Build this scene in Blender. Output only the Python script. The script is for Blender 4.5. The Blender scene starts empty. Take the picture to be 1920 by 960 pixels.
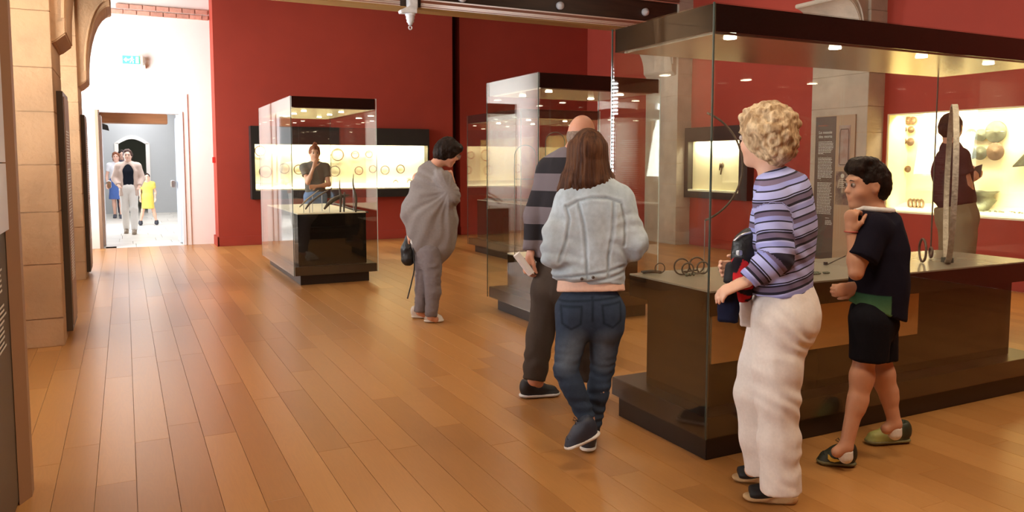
import bpy, bmesh, math, random
import numpy as np
from mathutils import Vector, Matrix

random.seed(7); np.random.seed(7)
SC = bpy.context.scene
COL = SC.collection
PI = math.pi

# ------------------------------------------------------------------ camera
FOC, PITCH, YAW, CAMH = 1455.0, 0.0795, 0.4624, 1.42
PCX, PCY = 960.0, 420.0
cam_data = bpy.data.cameras.new('camera')
cam = bpy.data.objects.new('camera', cam_data); COL.objects.link(cam)
cam_data.sensor_width = 36.0
cam_data.lens = 36.0 * FOC / 1920.0
cam_data.shift_y = -(480 - PCY) / 1920.0
cam_data.clip_start = 0.05
cam.location = (0, 0, CAMH)
cam.rotation_euler = (PI/2 - PITCH, 0, -YAW)
SC.camera = cam
FV = np.array([math.sin(YAW)*math.cos(PITCH), math.cos(YAW)*math.cos(PITCH), -math.sin(PITCH)])
RV = np.array([math.cos(YAW), -math.sin(YAW), 0.0]); UV_ = np.cross(RV, FV)
def ray(x, y): return FV + RV*(x-PCX)/FOC - UV_*(y-PCY)/FOC
C0 = np.array([0, 0, CAMH])
def gd(x, y, D): return C0 + ray(x, y)*D              # point at viewing depth D
def gz(x, y, z=0): d = ray(x, y); return C0 + d*(z-CAMH)/d[2]
def gy(x, y, v): d = ray(x, y); return C0 + d*v/d[1]
def gx(x, y, v): d = ray(x, y); return C0 + d*v/d[0]

# ------------------------------------------------------------------ world, light, exposure
SC.view_settings.view_transform = 'Standard'
SC.view_settings.look = 'None'
SC.view_settings.gamma = 1.0
SC.view_settings.use_curve_mapping = False
SC.view_settings.exposure = 0.0
SC.cycles.max_bounces = 10
SC.cycles.diffuse_bounces = 4
SC.cycles.glossy_bounces = 5
SC.cycles.transparent_max_bounces = 32
SC.cycles.sample_clamp_indirect = 6
world = bpy.data.worlds.new('world'); SC.world = world
world.use_nodes = True
bgn = world.node_tree.nodes['Background']
bgn.inputs[0].default_value = (0.85, 0.93, 1.0, 1); bgn.inputs[1].default_value = 6.0

def area(name, loc, direction, sx, sy, power, color, spread=None):
    l = bpy.data.lights.new(name, 'AREA'); l.shape = 'RECTANGLE'; l.size = sx; l.size_y = sy
    l.energy = power; l.color = color
    if spread: l.spread = spread
    o = bpy.data.objects.new(name, l); COL.objects.link(o); o.location = loc
    o.rotation_euler = Vector(direction).to_track_quat('-Z', 'Y').to_euler()
    return o
def spot(name, loc, target, power, color, angle=60, blend=.6, radius=.05):
    l = bpy.data.lights.new(name, 'SPOT'); l.energy = power; l.color = color
    l.spot_size = math.radians(angle); l.spot_blend = blend; l.shadow_soft_size = radius
    o = bpy.data.objects.new(name, l); COL.objects.link(o); o.location = loc
    o.rotation_euler = (Vector(target)-Vector(loc)).to_track_quat('-Z', 'Y').to_euler()
    return o
DAY = (0.93, 0.96, 1.0); WARM = (1.0, 0.80, 0.58); LAMP = (1.0, 0.86, 0.62)
# daylight through the windows of the left wall (bays between the piers)
WINS = [(0.9, 2.7), (4.5, 6.3), (8.25, 10.15), (12.1, 13.9)]
for (a, b), p in zip(WINS, (150, 280, 340, 330)):
    area('window_daylight', (-1.56 if a > 12 else -1.82, (a+b)/2, 2.65 if a > 12 else 1.95), (1, .2 if a > 12 else 0, .15 if a > 12 else -.12), b-a, 3.1 if a > 12 else 1.8, p, DAY)
# unseen area lights added under the ceiling as warm fill
for x, y, p in ((1.5, 1.0, 85), (4.6, .6, 75), (1.2, 5.2, 50), (4.9, 5.0, 34), (3.0, 9.2, 28), (6.8, 8.6, 24), (6.4, 2.4, 26), (3.4, 12.4, 6)):
    area('warm_fill_light', (x, y, 4.45), (0, 0, -1), 1.2, 1.2, p, WARM)
spot('unseen_spot_light', (1.9, 4.6, 4.2), (-.52, 6.9, 2.7), 420, (1, .85, .70), 20, 1)
spot('unseen_spot_light', (2.1, 8.6, 4.2), (-.5, 10.7, 2.6), 380, (1, .85, .70), 18, 1)
spot('unseen_spot_light', (2.2, 11.6, 4.3), (.75, 8.7, 0), 420, (1, .62, .28), 17, 1)  # added spot that makes the warm sun patch on the floor
# added area lights that brighten the corridor beyond the doorway
area('corridor_fill_light', (.25, 17.6, 3.1), (0, 0, -1), 1.1, 3.2, 120, DAY)
area('corridor_fill_light', (.25, 22.6, 3.1), (0, 0, -1), 1.1, 4.0, 90, DAY)
area('corridor_side_fill', (-.95, 18.5, 1.7), (1, 0, -.2), 2.0, 1.8, 80, DAY)

# ------------------------------------------------------------------ materials
def nodes(m): return m.node_tree.nodes, m.node_tree.links
def mat(name, col=(.8,.8,.8), rough=.5, metal=0.0, var=0.0, vscale=8.0, stretch=(1,1,1), bump=0.0, bscale=60.0,
        attr=None, emit=None, spec=.5, rnd=0.0, sheen=0.0, coat=0.0, col2=None, coords='Object'):
    m = bpy.data.materials.new(name); m.use_nodes = True
    N, L = nodes(m); P = N['Principled BSDF']
    P.inputs['Roughness'].default_value = rough; P.inputs['Metallic'].default_value = metal
    P.inputs['Specular IOR Level'].default_value = spec
    if sheen: P.inputs['Sheen Weight'].default_value = sheen
    if coat: P.inputs['Coat Weight'].default_value = coat; P.inputs['Coat Roughness'].default_value = .08
    tc = N.new('ShaderNodeTexCoord'); mp = N.new('ShaderNodeMapping'); L.new(tc.outputs[coords], mp.inputs[0])
    mp.inputs['Scale'].default_value = stretch
    if attr:
        a = N.new('ShaderNodeAttribute'); a.attribute_name = attr; src = a.outputs['Color']
    else:
        r = N.new('ShaderNodeRGB'); r.outputs[0].default_value = (*col, 1); src = r.outputs[0]
    if col2 is not None:
        nz = N.new('ShaderNodeTexNoise'); nz.inputs['Scale'].default_value = vscale*.5; nz.inputs['Detail'].default_value = 5
        L.new(mp.outputs[0], nz.inputs['Vector'])
        cr = N.new('ShaderNodeValToRGB'); cr.color_ramp.elements[0].position = .38; cr.color_ramp.elements[1].position = .62
        L.new(nz.outputs[0], cr.inputs[0])
        mx = N.new('ShaderNodeMix'); mx.data_type = 'RGBA'; L.new(cr.outputs[0], mx.inputs[0]); L.new(src, mx.inputs[6]); mx.inputs[7].default_value = (*col2, 1)
        src = mx.outputs[2]
    if var:
        nz = N.new('ShaderNodeTexNoise'); nz.inputs['Scale'].default_value = vscale; nz.inputs['Detail'].default_value = 6
        L.new(mp.outputs[0], nz.inputs['Vector'])
        mr = N.new('ShaderNodeMapRange'); L.new(nz.outputs[0], mr.inputs[0]); mr.inputs[1].default_value = .25; mr.inputs[2].default_value = .75
        mr.inputs[3].default_value = 1-var; mr.inputs[4].default_value = 1+var
        hs = N.new('ShaderNodeHueSaturation'); L.new(mr.outputs[0], hs.inputs['Value']); L.new(src, hs.inputs['Color']); src = hs.outputs[0]
    if rnd:
        oi = N.new('ShaderNodeObjectInfo'); ge = N.new('ShaderNodeNewGeometry')
        ad = N.new('ShaderNodeMath'); ad.operation = 'ADD'; L.new(oi.outputs['Random'], ad.inputs[0]); L.new(ge.outputs['Random Per Island'], ad.inputs[1])
        fr = N.new('ShaderNodeMath'); fr.operation = 'FRACT'; L.new(ad.outputs[0], fr.inputs[0])
        mr = N.new('ShaderNodeMapRange'); L.new(fr.outputs[0], mr.inputs[0]); mr.inputs[3].default_value = 1-rnd; mr.inputs[4].default_value = 1+rnd
        hs = N.new('ShaderNodeHueSaturation'); L.new(mr.outputs[0], hs.inputs['Value']); L.new(src, hs.inputs['Color']); src = hs.outputs[0]
    L.new(src, P.inputs['Base Color'])
    if bump:
        nz = N.new('ShaderNodeTexNoise'); nz.inputs['Scale'].default_value = bscale; nz.inputs['Detail'].default_value = 5
        L.new(mp.outputs[0], nz.inputs['Vector'])
        b = N.new('ShaderNodeBump'); b.inputs['Strength'].default_value = bump; b.inputs['Distance'].default_value = .01
        L.new(nz.outputs[0], b.inputs['Height']); L.new(b.outputs[0], P.inputs['Normal'])
    if emit:
        P.inputs['Emission Color'].default_value = (*emit[0], 1); P.inputs['Emission Strength'].default_value = emit[1]
    return m

def glass_mat(name, tint=(.982,.988,.972), gain=1.0):
    m = bpy.data.materials.new(name); m.use_nodes = True
    N, L = nodes(m); N.clear()
    out = N.new('ShaderNodeOutputMaterial'); mx = N.new('ShaderNodeMixShader')
    tr = N.new('ShaderNodeBsdfTransparent'); tr.inputs[0].default_value = (*tint, 1)
    gl = N.new('ShaderNodeBsdfGlossy'); gl.inputs['Roughness'].default_value = 0.0; gl.inputs[0].default_value = (1,1,1,1)
    lw = N.new('ShaderNodeLayerWeight'); lw.inputs['Blend'].default_value = .5
    pw = N.new('ShaderNodeMath'); pw.operation = 'POWER'; L.new(lw.outputs['Facing'], pw.inputs[0]); pw.inputs[1].default_value = 5
    ma = N.new('ShaderNodeMath'); ma.operation = 'MULTIPLY_ADD'; L.new(pw.outputs[0], ma.inputs[0]); ma.inputs[1].default_value = .95; ma.inputs[2].default_value = .045*gain
    L.new(ma.outputs[0], mx.inputs[0]); L.new(tr.outputs[0], mx.inputs[1]); L.new(gl.outputs[0], mx.inputs[2]); L.new(mx.outputs[0], out.inputs[0])
    return m

def wood_floor_mat():
    m = bpy.data.materials.new('oak_floor'); m.use_nodes = True
    N, L = nodes(m); P = N['Principled BSDF']
    tc = N.new('ShaderNodeTexCoord'); oi = N.new('ShaderNodeObjectInfo'); ge = N.new('ShaderNodeNewGeometry')
    ad = N.new('ShaderNodeMath'); ad.operation = 'ADD'; L.new(oi.outputs['Random'], ad.inputs[0]); L.new(ge.outputs['Random Per Island'], ad.inputs[1])
    fr = N.new('ShaderNodeMath'); fr.operation = 'FRACT'; L.new(ad.outputs[0], fr.inputs[0])
    cb = N.new('ShaderNodeCombineXYZ')
    ml = N.new('ShaderNodeMath'); ml.operation = 'MULTIPLY'; L.new(fr.outputs[0], ml.inputs[0]); ml.inputs[1].default_value = 37.0
    for i in range(3): L.new(ml.outputs[0], cb.inputs[i])
    va = N.new('ShaderNodeVectorMath'); va.operation = 'ADD'; L.new(tc.outputs['Object'], va.inputs[0]); L.new(cb.outputs[0], va.inputs[1])
    mp = N.new('ShaderNodeMapping'); mp.inputs['Scale'].default_value = (9, .8, 1); L.new(va.outputs[0], mp.inputs[0])
    nz = N.new('ShaderNodeTexNoise'); nz.inputs['Scale'].default_value = 1.6; nz.inputs['Detail'].default_value = 7; nz.inputs['Distortion'].default_value = 1.4
    L.new(mp.outputs[0], nz.inputs['Vector'])
    wv = N.new('ShaderNodeMath'); wv.operation = 'MULTIPLY'; L.new(nz.outputs[0], wv.inputs[0]); wv.inputs[1].default_value = 9.0
    sn = N.new('ShaderNodeMath'); sn.operation = 'PINGPONG'; L.new(wv.outputs[0], sn.inputs[0]); sn.inputs[1].default_value = .5
    mr = N.new('ShaderNodeMapRange'); L.new(sn.outputs[0], mr.inputs[0]); mr.inputs[1].default_value = 0; mr.inputs[2].default_value = .5; mr.inputs[3].default_value = .955; mr.inputs[4].default_value = 1.02
    cr = N.new('ShaderNodeValToRGB'); L.new(fr.outputs[0], cr.inputs[0])
    e = cr.color_ramp.elements; e[0].color = (.38, .165, .045, 1); e[1].color = (.50, .235, .072, 1)
    x = cr.color_ramp.elements.new(.5); x.color = (.44, .198, .056, 1)
    hs = N.new('ShaderNodeHueSaturation'); L.new(cr.outputs[0], hs.inputs['Color']); L.new(mr.outputs[0], hs.inputs['Value'])
    L.new(hs.outputs[0], P.inputs['Base Color'])
    mr2 = N.new('ShaderNodeMapRange'); L.new(sn.outputs[0], mr2.inputs[0]); mr2.inputs[2].default_value = .5; mr2.inputs[3].default_value = .29; mr2.inputs[4].default_value = .30
    L.new(mr2.outputs[0], P.inputs['Roughness'])
    bp = N.new('ShaderNodeBump'); bp.inputs['Strength'].default_value = .025; bp.inputs['Distance'].default_value = .002
    L.new(sn.outputs[0], bp.inputs['Height']); L.new(bp.outputs[0], P.inputs['Normal'])
    return m

M = {}
M['floor'] = wood_floor_mat()
M['subfloor'] = mat('subfloor', (.10,.05,.02), .8)
M['red'] = mat('red_paint', (.36,.038,.018), .75, var=.05, vscale=2.5, bump=.05, bscale=120)
M['white'] = mat('white_plaster', (.86,.78,.72), .85, var=.03, vscale=1.5, bump=.08, bscale=40)
M['cream_wall'] = mat('cool_grey_plaster', (.50,.50,.50), .85, var=.03, vscale=1.5)
M['stone'] = mat('limestone', (.46,.27,.14), .9, var=.18, vscale=4, bump=.7, bscale=24, col2=(.39,.22,.11))
M['stone_grey'] = mat('grey_limestone', (.52,.44,.35), .9, var=.18, vscale=5, bump=.5, bscale=28, col2=(.45,.37,.29))
M['mortar'] = mat('lime_mortar', (.50,.33,.18), .95, var=.1, bump=.3)
M['brick'] = mat('brick', (.62,.30,.22), .9, var=.15, vscale=20, bump=.3, rnd=.12)
M['ceil'] = mat('ceiling_boards', (.10,.06,.035), .8)
M['black'] = mat('black_lacquer', (.008,.007,.006), .15, spec=.2)
M['brownblack'] = mat('dark_brown_lacquer', (.028,.015,.008), .10, spec=.4, var=.1, vscale=3)
M['plinth'] = mat('plinth_laminate', (.018,.009,.007), .35)
M['slab'] = mat('display_top_laminate', (.28,.25,.19), .22, spec=.5, var=.03)
M['cream_top'] = mat('cream_display_top', (.72,.67,.50), .4)
M['tan_reflection'] = mat('tan_floor_reflection', (.60,.44,.22), .22, metal=.75, var=.08, vscale=3, stretch=(1,1,9))
M['canopy_in'] = mat('satin_metal_soffit', (.62,.56,.45), .22, metal=.8)
M['glass'] = glass_mat('case_glass')
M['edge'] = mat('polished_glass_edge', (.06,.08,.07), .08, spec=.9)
M['edge_lit'] = mat('lit_glass_edge', (.55,.62,.58), .15)  # bright line along the glass edge, put into the colour
M['lamp'] = mat('lamp_glow', (1,1,1), .4, emit=((1,.9,.68), 28))
M['cream_lit'] = mat('cream_backboard', (.93,.80,.50), .7)
M['cream_shelf'] = mat('pale_shelf_board', (.97,.90,.66), .6)
M['frame'] = mat('black_steel_frame', (.014,.013,.012), .45)
M['iron'] = mat('old_iron', (.10,.075,.055), .55, metal=.5, var=.4, vscale=30, bump=.5, bscale=80)
M['iron_pale'] = mat('pale_rusted_iron', (.38,.32,.25), .6, metal=.3, var=.3, vscale=40, bump=.6, bscale=90)
M['bronze'] = mat('green_bronze', (.10,.11,.075), .5, metal=.4, var=.35, vscale=25, bump=.5, bscale=60)
M['bronze_brown'] = mat('brown_bronze', (.15,.095,.055), .5, metal=.4, var=.35, vscale=25, bump=.5, bscale=60)
M['oak_beam'] = mat('dark_beam_timber', (.040,.018,.010), .5, var=.35, vscale=6, stretch=(.4,4,4), bump=.2, bscale=20)
M['beam_gold'] = mat('ochre_beam_board', (.30,.155,.045), .5, var=.15, vscale=5, stretch=(.4,4,4))
M['beam_red'] = mat('russet_beam_paint', (.24,.085,.05), .5)
M['beam_pale'] = mat('pale_beam_fillet', (.83,.70,.66), .45)
M['silver'] = mat('pale_grey_carving', (.60,.58,.60), .5, var=.15, vscale=20)
M['board_dark'] = mat('dark_text_board', (.075,.055,.038), .45)
M['board_tan'] = mat('tan_picture_board', (.40,.26,.15), .45)
M['board_brown'] = mat('brown_board', (.30,.16,.085), .5)
M['lav'] = mat('lavender_board', (.66,.66,.74), .4)
M['ink_white'] = mat('pale_print', (.70,.66,.60), .5)
M['ink_red'] = mat('red_print', (.55,.12,.05), .5)
M['oak_lintel'] = mat('oak_lintel', (.36,.15,.055), .5, var=.2, vscale=4, stretch=(.6,5,5))
M['door_white'] = mat('white_door_paint', (.80,.80,.82), .45)
M['door_blue'] = mat('pale_blue_door_paint', (.62,.70,.82), .45)
M['door_wood'] = mat('brown_door_edge', (.30,.19,.12), .5)
M['pale_floor'] = mat('pale_stone_paving', (.72,.66,.58), .35, rnd=.08, var=.05)
M['steel'] = mat('brushed_steel', (.6,.6,.62), .3, metal=1)
M['exit'] = mat('green_exit_face', (.1,.75,.45), .4, emit=((.03,.70,.33), 1.4))
M['exit_white'] = mat('exit_pictogram', (1,1,1), .4, emit=((1,1,1), 1.3))
M['beige_plastic'] = mat('beige_plastic', (.75,.62,.52), .5)
M['black_leather'] = mat('black_leather', (.010,.010,.011), .35, bump=.3, bscale=90)
M['red_small'] = mat('red_plastic', (.6,.03,.02), .4)
M['shade_dark'] = mat('shade_red', (.05,.008,.005), .8)
M['white_slat'] = mat('white_blind_slat', (.85,.82,.80), .5)

# ------------------------------------------------------------------ helpers
def tag(o, label=None, cat=None, group=None, kind=None):
    if label: o['label'] = label
    if cat: o['category'] = cat
    if group: o['group'] = group
    if kind: o['kind'] = kind
    return o
def link(name, me, parent=None, loc=None):
    o = bpy.data.objects.new(name, me); COL.objects.link(o)
    if parent is not None: o.parent = parent
    if loc is not None: o.location = loc
    return o
def empty(name, loc, label=None, cat=None, group=None, rz=0):
    o = link(name, None, None, loc); o.rotation_euler = (0,0,rz); o.empty_display_size = .1
    return tag(o, label, cat, group)
class B:
    """collects shapes in world coordinates; build() makes one mesh object relative to its parent's place"""
    def __init__(s): s.bm = bmesh.new()
    def box(s, x0, x1, y0, y1, z0, z1):
        v = [s.bm.verts.new((x, y, z)) for x in (x0,x1) for y in (y0,y1) for z in (z0,z1)]
        for f in ((0,1,3,2),(4,6,7,5),(0,4,5,1),(2,3,7,6),(0,2,6,4),(1,5,7,3)): s.bm.faces.new([v[i] for i in f])
        return s
    def prism(s, pts, d):
        """closed polygon pts (3D, planar) extruded by vector d"""
        a = [s.bm.verts.new(p) for p in pts]; b = [s.bm.verts.new(Vector(p)+Vector(d)) for p in pts]
        s.bm.faces.new(a[::-1]); s.bm.faces.new(b)
        for i in range(len(a)):
            j = (i+1) % len(a); s.bm.faces.new((a[i], a[j], b[j], b[i]))
        return s
    def tube(s, pts, r, n=8, closed=False, cap=True):
        pts = [Vector(p) for p in pts]; m = len(pts)
        rr = r if hasattr(r, '__len__') else [r]*m
        rings = []; up = None
        for i, p in enumerate(pts):
            a = pts[i-1] if (i > 0 or closed) else p; b = pts[(i+1) % m] if (i < m-1 or closed) else p
            t = (b-a).normalized()
            if up is None:
                up = Vector((0,0,1)) if abs(t.z) < .9 else Vector((1,0,0))
            u = (up - t*up.dot(t)).normalized(); up = u; w = t.cross(u)
            rings.append([s.bm.verts.new(p + (u*math.cos(2*PI*k/n) + w*math.sin(2*PI*k/n))*rr[i]) for k in range(n)])
        for i in range(m if closed else m-1):
            A, Bq = rings[i], rings[(i+1) % m]
            for k in range(n): s.bm.faces.new((A[k], A[(k+1)%n], Bq[(k+1)%n], Bq[k]))
        if cap and not closed:
            s.bm.faces.new(rings[0][::-1]); s.bm.faces.new(rings[-1])
        return s
    def lathe(s, prof, c, axis=(0,0,1), n=20):
        """prof: list of (radius, height along axis)"""
        ax = Vector(axis).normalized(); u = ax.orthogonal().normalized(); w = ax.cross(u); c = Vector(c); rings = []
        for r, h in prof:
            if r < 1e-5: rings.append([s.bm.verts.new(c+ax*h)])
            else: rings.append([s.bm.verts.new(c+ax*h+(u*math.cos(2*PI*k/n)+w*math.sin(2*PI*k/n))*r) for k in range(n)])
        for A, Bq in zip(rings, rings[1:]):
            for k in range(n):
                k2 = (k+1) % n
                if len(A) == 1 and len(Bq) == 1: continue
                if len(A) == 1: s.bm.faces.new((A[0], Bq[k2], Bq[k]))
                elif len(Bq) == 1: s.bm.faces.new((A[k], A[k2], Bq[0]))
                else: s.bm.faces.new((A[k], A[k2], Bq[k2], Bq[k]))
        for R, fl in ((rings[0], True), (rings[-1], False)):
            if len(R) > 1: s.bm.faces.new(R[::-1] if fl else R)
        return s
    def build(s, name, m, parent=None, smooth=False, bevel=0, label=None, kind=None, loc=None):
        bmesh.ops.recalc_face_normals(s.bm, faces=s.bm.faces[:])
        if bevel:
            bmesh.ops.bevel(s.bm, geom=s.bm.edges[:], offset=bevel, segments=2, affect='EDGES', clamp_overlap=True)
        off = Vector(parent.matrix_world.translation) if parent is not None else Vector((0,0,0))
        if parent is not None:
            off = Vector((0,0,0)); q = parent
            while q is not None: off += Vector(q.location); q = q.parent
        if loc is not None: off = Vector(loc)
        s.bm.transform(Matrix.Translation(-off))
        me = bpy.data.meshes.new(name); s.bm.to_mesh(me); s.bm.free(); me.materials.append(m)
        if smooth: me.polygons.foreach_set('use_smooth', [True]*len(me.polygons))
        o = link(name, me, parent)
        if loc is not None and parent is None: o.location = loc
        if label: o['label'] = label
        if kind: o['kind'] = kind
        return o
def bx(name, m, x0, x1, y0, y1, z0, z1, parent=None, **k): return B().box(x0,x1,y0,y1,z0,z1).build(name, m, parent, **k)
def struct(o): o['kind'] = 'structure'; return o
def copy_tree(o, parent=None):
    c = o.copy(); COL.objects.link(c); c.parent = parent
    for ch in o.children: copy_tree(ch, c)
    return c
def ringpts(c, r, a, b, n=32, t0=0, t1=2*PI, closed=True):
    a = Vector(a).normalized(); b = Vector(b).normalized(); c = Vector(c)
    m = n if closed else n+1
    return [c + (a*math.cos(t0+(t1-t0)*i/n) + b*math.sin(t0+(t1-t0)*i/n))*r for i in range(m)]
# ================================================================== THE SETTING
XR, XL, YB, YF = 8.75, -1.6, 13.9, -4.5       # right wall, left wall, back wall, wall behind the viewer
ZC = 4.6
# ---- floor: oak planks, each a child of the floor
floor = struct(bx('floor', M['subfloor'], XL, XR, YF, 14.4, -.06, -.022))
PW = .16
def plank_mesh(L):
    b = B(); b.box(.0008, PW-.0008, .0008, L-.0008, -.022, 0); bmesh.ops.recalc_face_normals(b.bm, faces=b.bm.faces[:])
    bmesh.ops.bevel(b.bm, geom=[e for e in b.bm.edges if all(v.co.z > -.001 for v in e.verts)], offset=.0006, segments=1, affect='EDGES')
    me = bpy.data.meshes.new('plank'); b.bm.to_mesh(me); b.bm.free(); me.materials.append(M['floor']); return me
LENS = [1.1, 1.5, 1.9, 2.3]
pm = {l: plank_mesh(l) for l in LENS}
planks = []
x = XL; rng = random.Random(3)
while x < XR-.01:
    y = -4.5 - rng.random()*1.2
    while y < 14.4:
        l = rng.choice(LENS)
        planks.append((x, y, l)); y += l
    x += PW
def vis_size(p):
    x, y, l = p; c = np.array([x+PW/2, y+l/2, -CAMH]); d = c @ FV
    if d < .8: return 0
    u = 960+FOC*(c@RV)/d
    if u < -120 or u > 2040: return 0
    v = 420-FOC*(c@UV_)/d
    if v > 1150: return 0
    return l*PW*FOC*FOC*CAMH/d**3
planks.sort(key=vis_size, reverse=True)
for x, y, l in planks[:300]:
    if vis_size((x,y,l)) > 0: o = link('plank', pm[l], floor, (x, y, 0))
rest = B()
for x, y, l in planks[300:]:
    yy0, yy1 = max(y, YF), min(y+l, 14.4)
    if yy1-yy0 > .05: rest.box(max(x,XL)+.0008, min(x+PW, XR)-.0008, yy0+.0008, yy1-.0008, -.022, 0)
r = rest.build('planks_beyond', M['floor'], floor); r['kind'] = 'stuff'

# ---- ceiling and beams
struct(bx('ceiling', M['ceil'], XL-.3, XR+.3, YF, 14.5, ZC, ZC+.15))
def ceiling_beam(y0, detailed):
    y1 = y0+.30; xa, xb = -.46, 8.45
    t = struct(empty('trim_1' if detailed else 'trim_2', ((xa+xb)/2, y0, 3.5)))
    x0 = -.06 if detailed else xa
    B().box(xa, xb, y0+.05, y1, 3.61, 4.35).build('beam_core', M['oak_beam'], t)
    B().box(xa, xb, y0-.01, y1, 3.585, 3.61).build('underboard', M['beam_gold'], t, bevel=.004)
    if not detailed: return t
    for (a, b_) in ((xa, 3.55), (3.86, xb)):
        for z in (3.613, 3.643, 3.668, 3.725):
            B().tube([(a, y0+.005, z), (b_, y0+.005, z)], .012, 8).build('fillet', M['beam_pale'], t, smooth=True)
        B().box(a, b_, y0-.0, y0+.05, 3.62, 3.638).build('moulding', M['beam_red'], t)
        B().box(a, b_, y0+.0, y0+.05, 3.675, 3.72).build('moulding', M['beam_red'], t)
        B().tube([(a, y0+.005, 4.08), (b_, y0+.005, 4.08)], .014, 8).build('fillet', M['beam_pale'], t, smooth=True)
    B().box(xa, xb, y0-.01, y0+.05, 4.10, 4.35).build('upper_board', M['beam_red'], t)
    for px in (868, 1052, 1212):
        c = gy(px, {868:-4, 1052:10, 1212:22}[px], y0)
        B().lathe([(.0,-.05),(.03,-.045),(.035,-.03),(.05,-.028),(.062,-.012),(.062,.05)], (c[0], y0+.02, c[2]), (0,1,0), 16).build('round_boss', M['silver'], t, smooth=True)
    return t
ceiling_beam(10.65, True); ceiling_beam(6.86, False)
# carved pendant hanging under the beam
c = gy(767, 30, 10.62)
pn = tag(empty('carved_pendant', (c[0], 10.62, 3.33), 'pale grey carved pendant hanging under the painted ceiling beam', 'ornament'))
X = c[0]
B().box(X-.03, X+.10, 10.52, 10.66, 3.56, 4.05).build('block', M['silver'], pn, bevel=.012)
B().prism([(X-.16,10.50,3.53),(X-.02,10.50,3.60),(X+.08,10.50,3.60),(X+.08,10.50,3.50),(X-.15,10.50,3.49)], (0,.13,0)).build('corbel', M['silver'], pn, bevel=.006)
B().lathe([(.075,3.50),(.07,3.47),(.06,3.46),(.062,3.43),(.05,3.41),(.053,3.385),(.034,3.365),(.03,3.345),(.012,3.338)], (X,10.57,0), (0,0,1), 10).build('drop', M['silver'], pn, smooth=True)
B().tube(ringpts((X,10.57,3.305), .024, (1,0,0), (0,0,1), 14), .009, 6, closed=True).build('ring', M['silver'], pn, smooth=True)

# ---- back wall: red part with its recess, the white wall with the doorway
w = struct(empty('wall_back', (3.5, 13.9, 0)))
B().box(1.39, 5.66, 13.9, 14.5, 0, ZC).build('red_block', M['red'], w)
B().box(5.66, 5.86, 14.25, 14.5, 0, ZC).build('shade_strip', M['shade_dark'], w)  # shade at the wall step, made as a groove in darker red
B().box(5.86, XR+.3, 14.02, 14.5, 0, ZC).build('red_recess', M['red'], w)
bb = struct(empty('baseboard_back', (3.5, 13.9, 0)))
B().box(1.37, 5.66, 13.865, 13.9, 0, .16).build('board', M['red'], bb, bevel=.004)
B().box(1.36, 1.39, 13.865, 14.4, 0, .16).build('board', M['red'], bb)
B().box(5.86, XR, 13.99, 14.02, 0, .16).build('board', M['red'], bb, bevel=.004)
w = struct(empty('wall_left_back', (.2, 14.4, 0)))
DX0, DX1, DZ = -.40, .92, 2.27
B().box(XL-.2, DX0, 14.4, 15.3, 0, ZC).build('plaster_panel', M['white'], w)
B().box(DX1, 1.39, 14.4, 15.3, 0, ZC).build('plaster_panel', M['white'], w)
B().box(DX0, DX1, 14.4, 15.3, DZ, ZC).build('plaster_panel', M['white'], w)
# shallow surround around the doorway
B().box(-.56, DX0, 14.385, 14.40, 0, 2.57).box(DX1, 1.0, 14.385, 14.40, 0, 2.57).box(DX0, DX1, 14.385, 14.40, DZ, 2.57).build('door_surround', M['white'], w, bevel=.002)
# brick courses over the opening
for row, (z0, z1) in enumerate(((3.83, 3.90), (3.925, 3.995))):
    x = -.12 + row*.09
    while x < 1.36:
        x1 = min(x+.20, 1.38)
        B().box(x, x1-.012, 14.37, 14.402, z0, z1).build('brick', M['brick'], w, bevel=.003)
        x = x1
# ---- doorway frame, lintel and leaves
d = struct(empty('door_1', (.25, 14.4, 0)))
B().box(DX0, DX0+.05, 14.37, 14.62, 0, DZ).build('door_jamb', M['door_wood'], d, bevel=.004)
B().box(DX1-.05, DX1, 14.37, 14.62, 0, DZ).build('door_jamb', M['door_white'], d, bevel=.004)
B().box(DX0+.05, DX1-.05, 14.40, 14.55, DZ-.03, DZ).build('door_head', M['door_white'], d)
B().prism([(-.36,15.2,2.10),(.72,15.2,2.10),(.72,15.2,2.26),(.62,15.2,2.31),(-.28,15.2,2.31),(-.36,15.2,2.26)], (0,.35,0)).build('lintel', M['oak_lintel'], d, bevel=.006)
for sx, xh, mm in ((-1, DX0+.06, 'door_white'), (1, DX1-.06, 'door_blue')):
    lf = B().box(xh-.025, xh+.025, 14.66, 15.28, .02, 2.2).build('door_leaf', M[mm], d, bevel=.004)
    B().tube([(xh-sx*.04, 15.15, 1.06), (xh-sx*.10, 15.15, 1.06), (xh-sx*.10, 15.02, 1.06)], .012, 8).build('door_handle', M['steel'], lf, smooth=True)
    B().box(xh-sx*.10-.03, xh-sx*.10+.03, 14.74, 15.2, .98, 1.10).build('push_bar', M['steel'], lf, bevel=.01)
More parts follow.
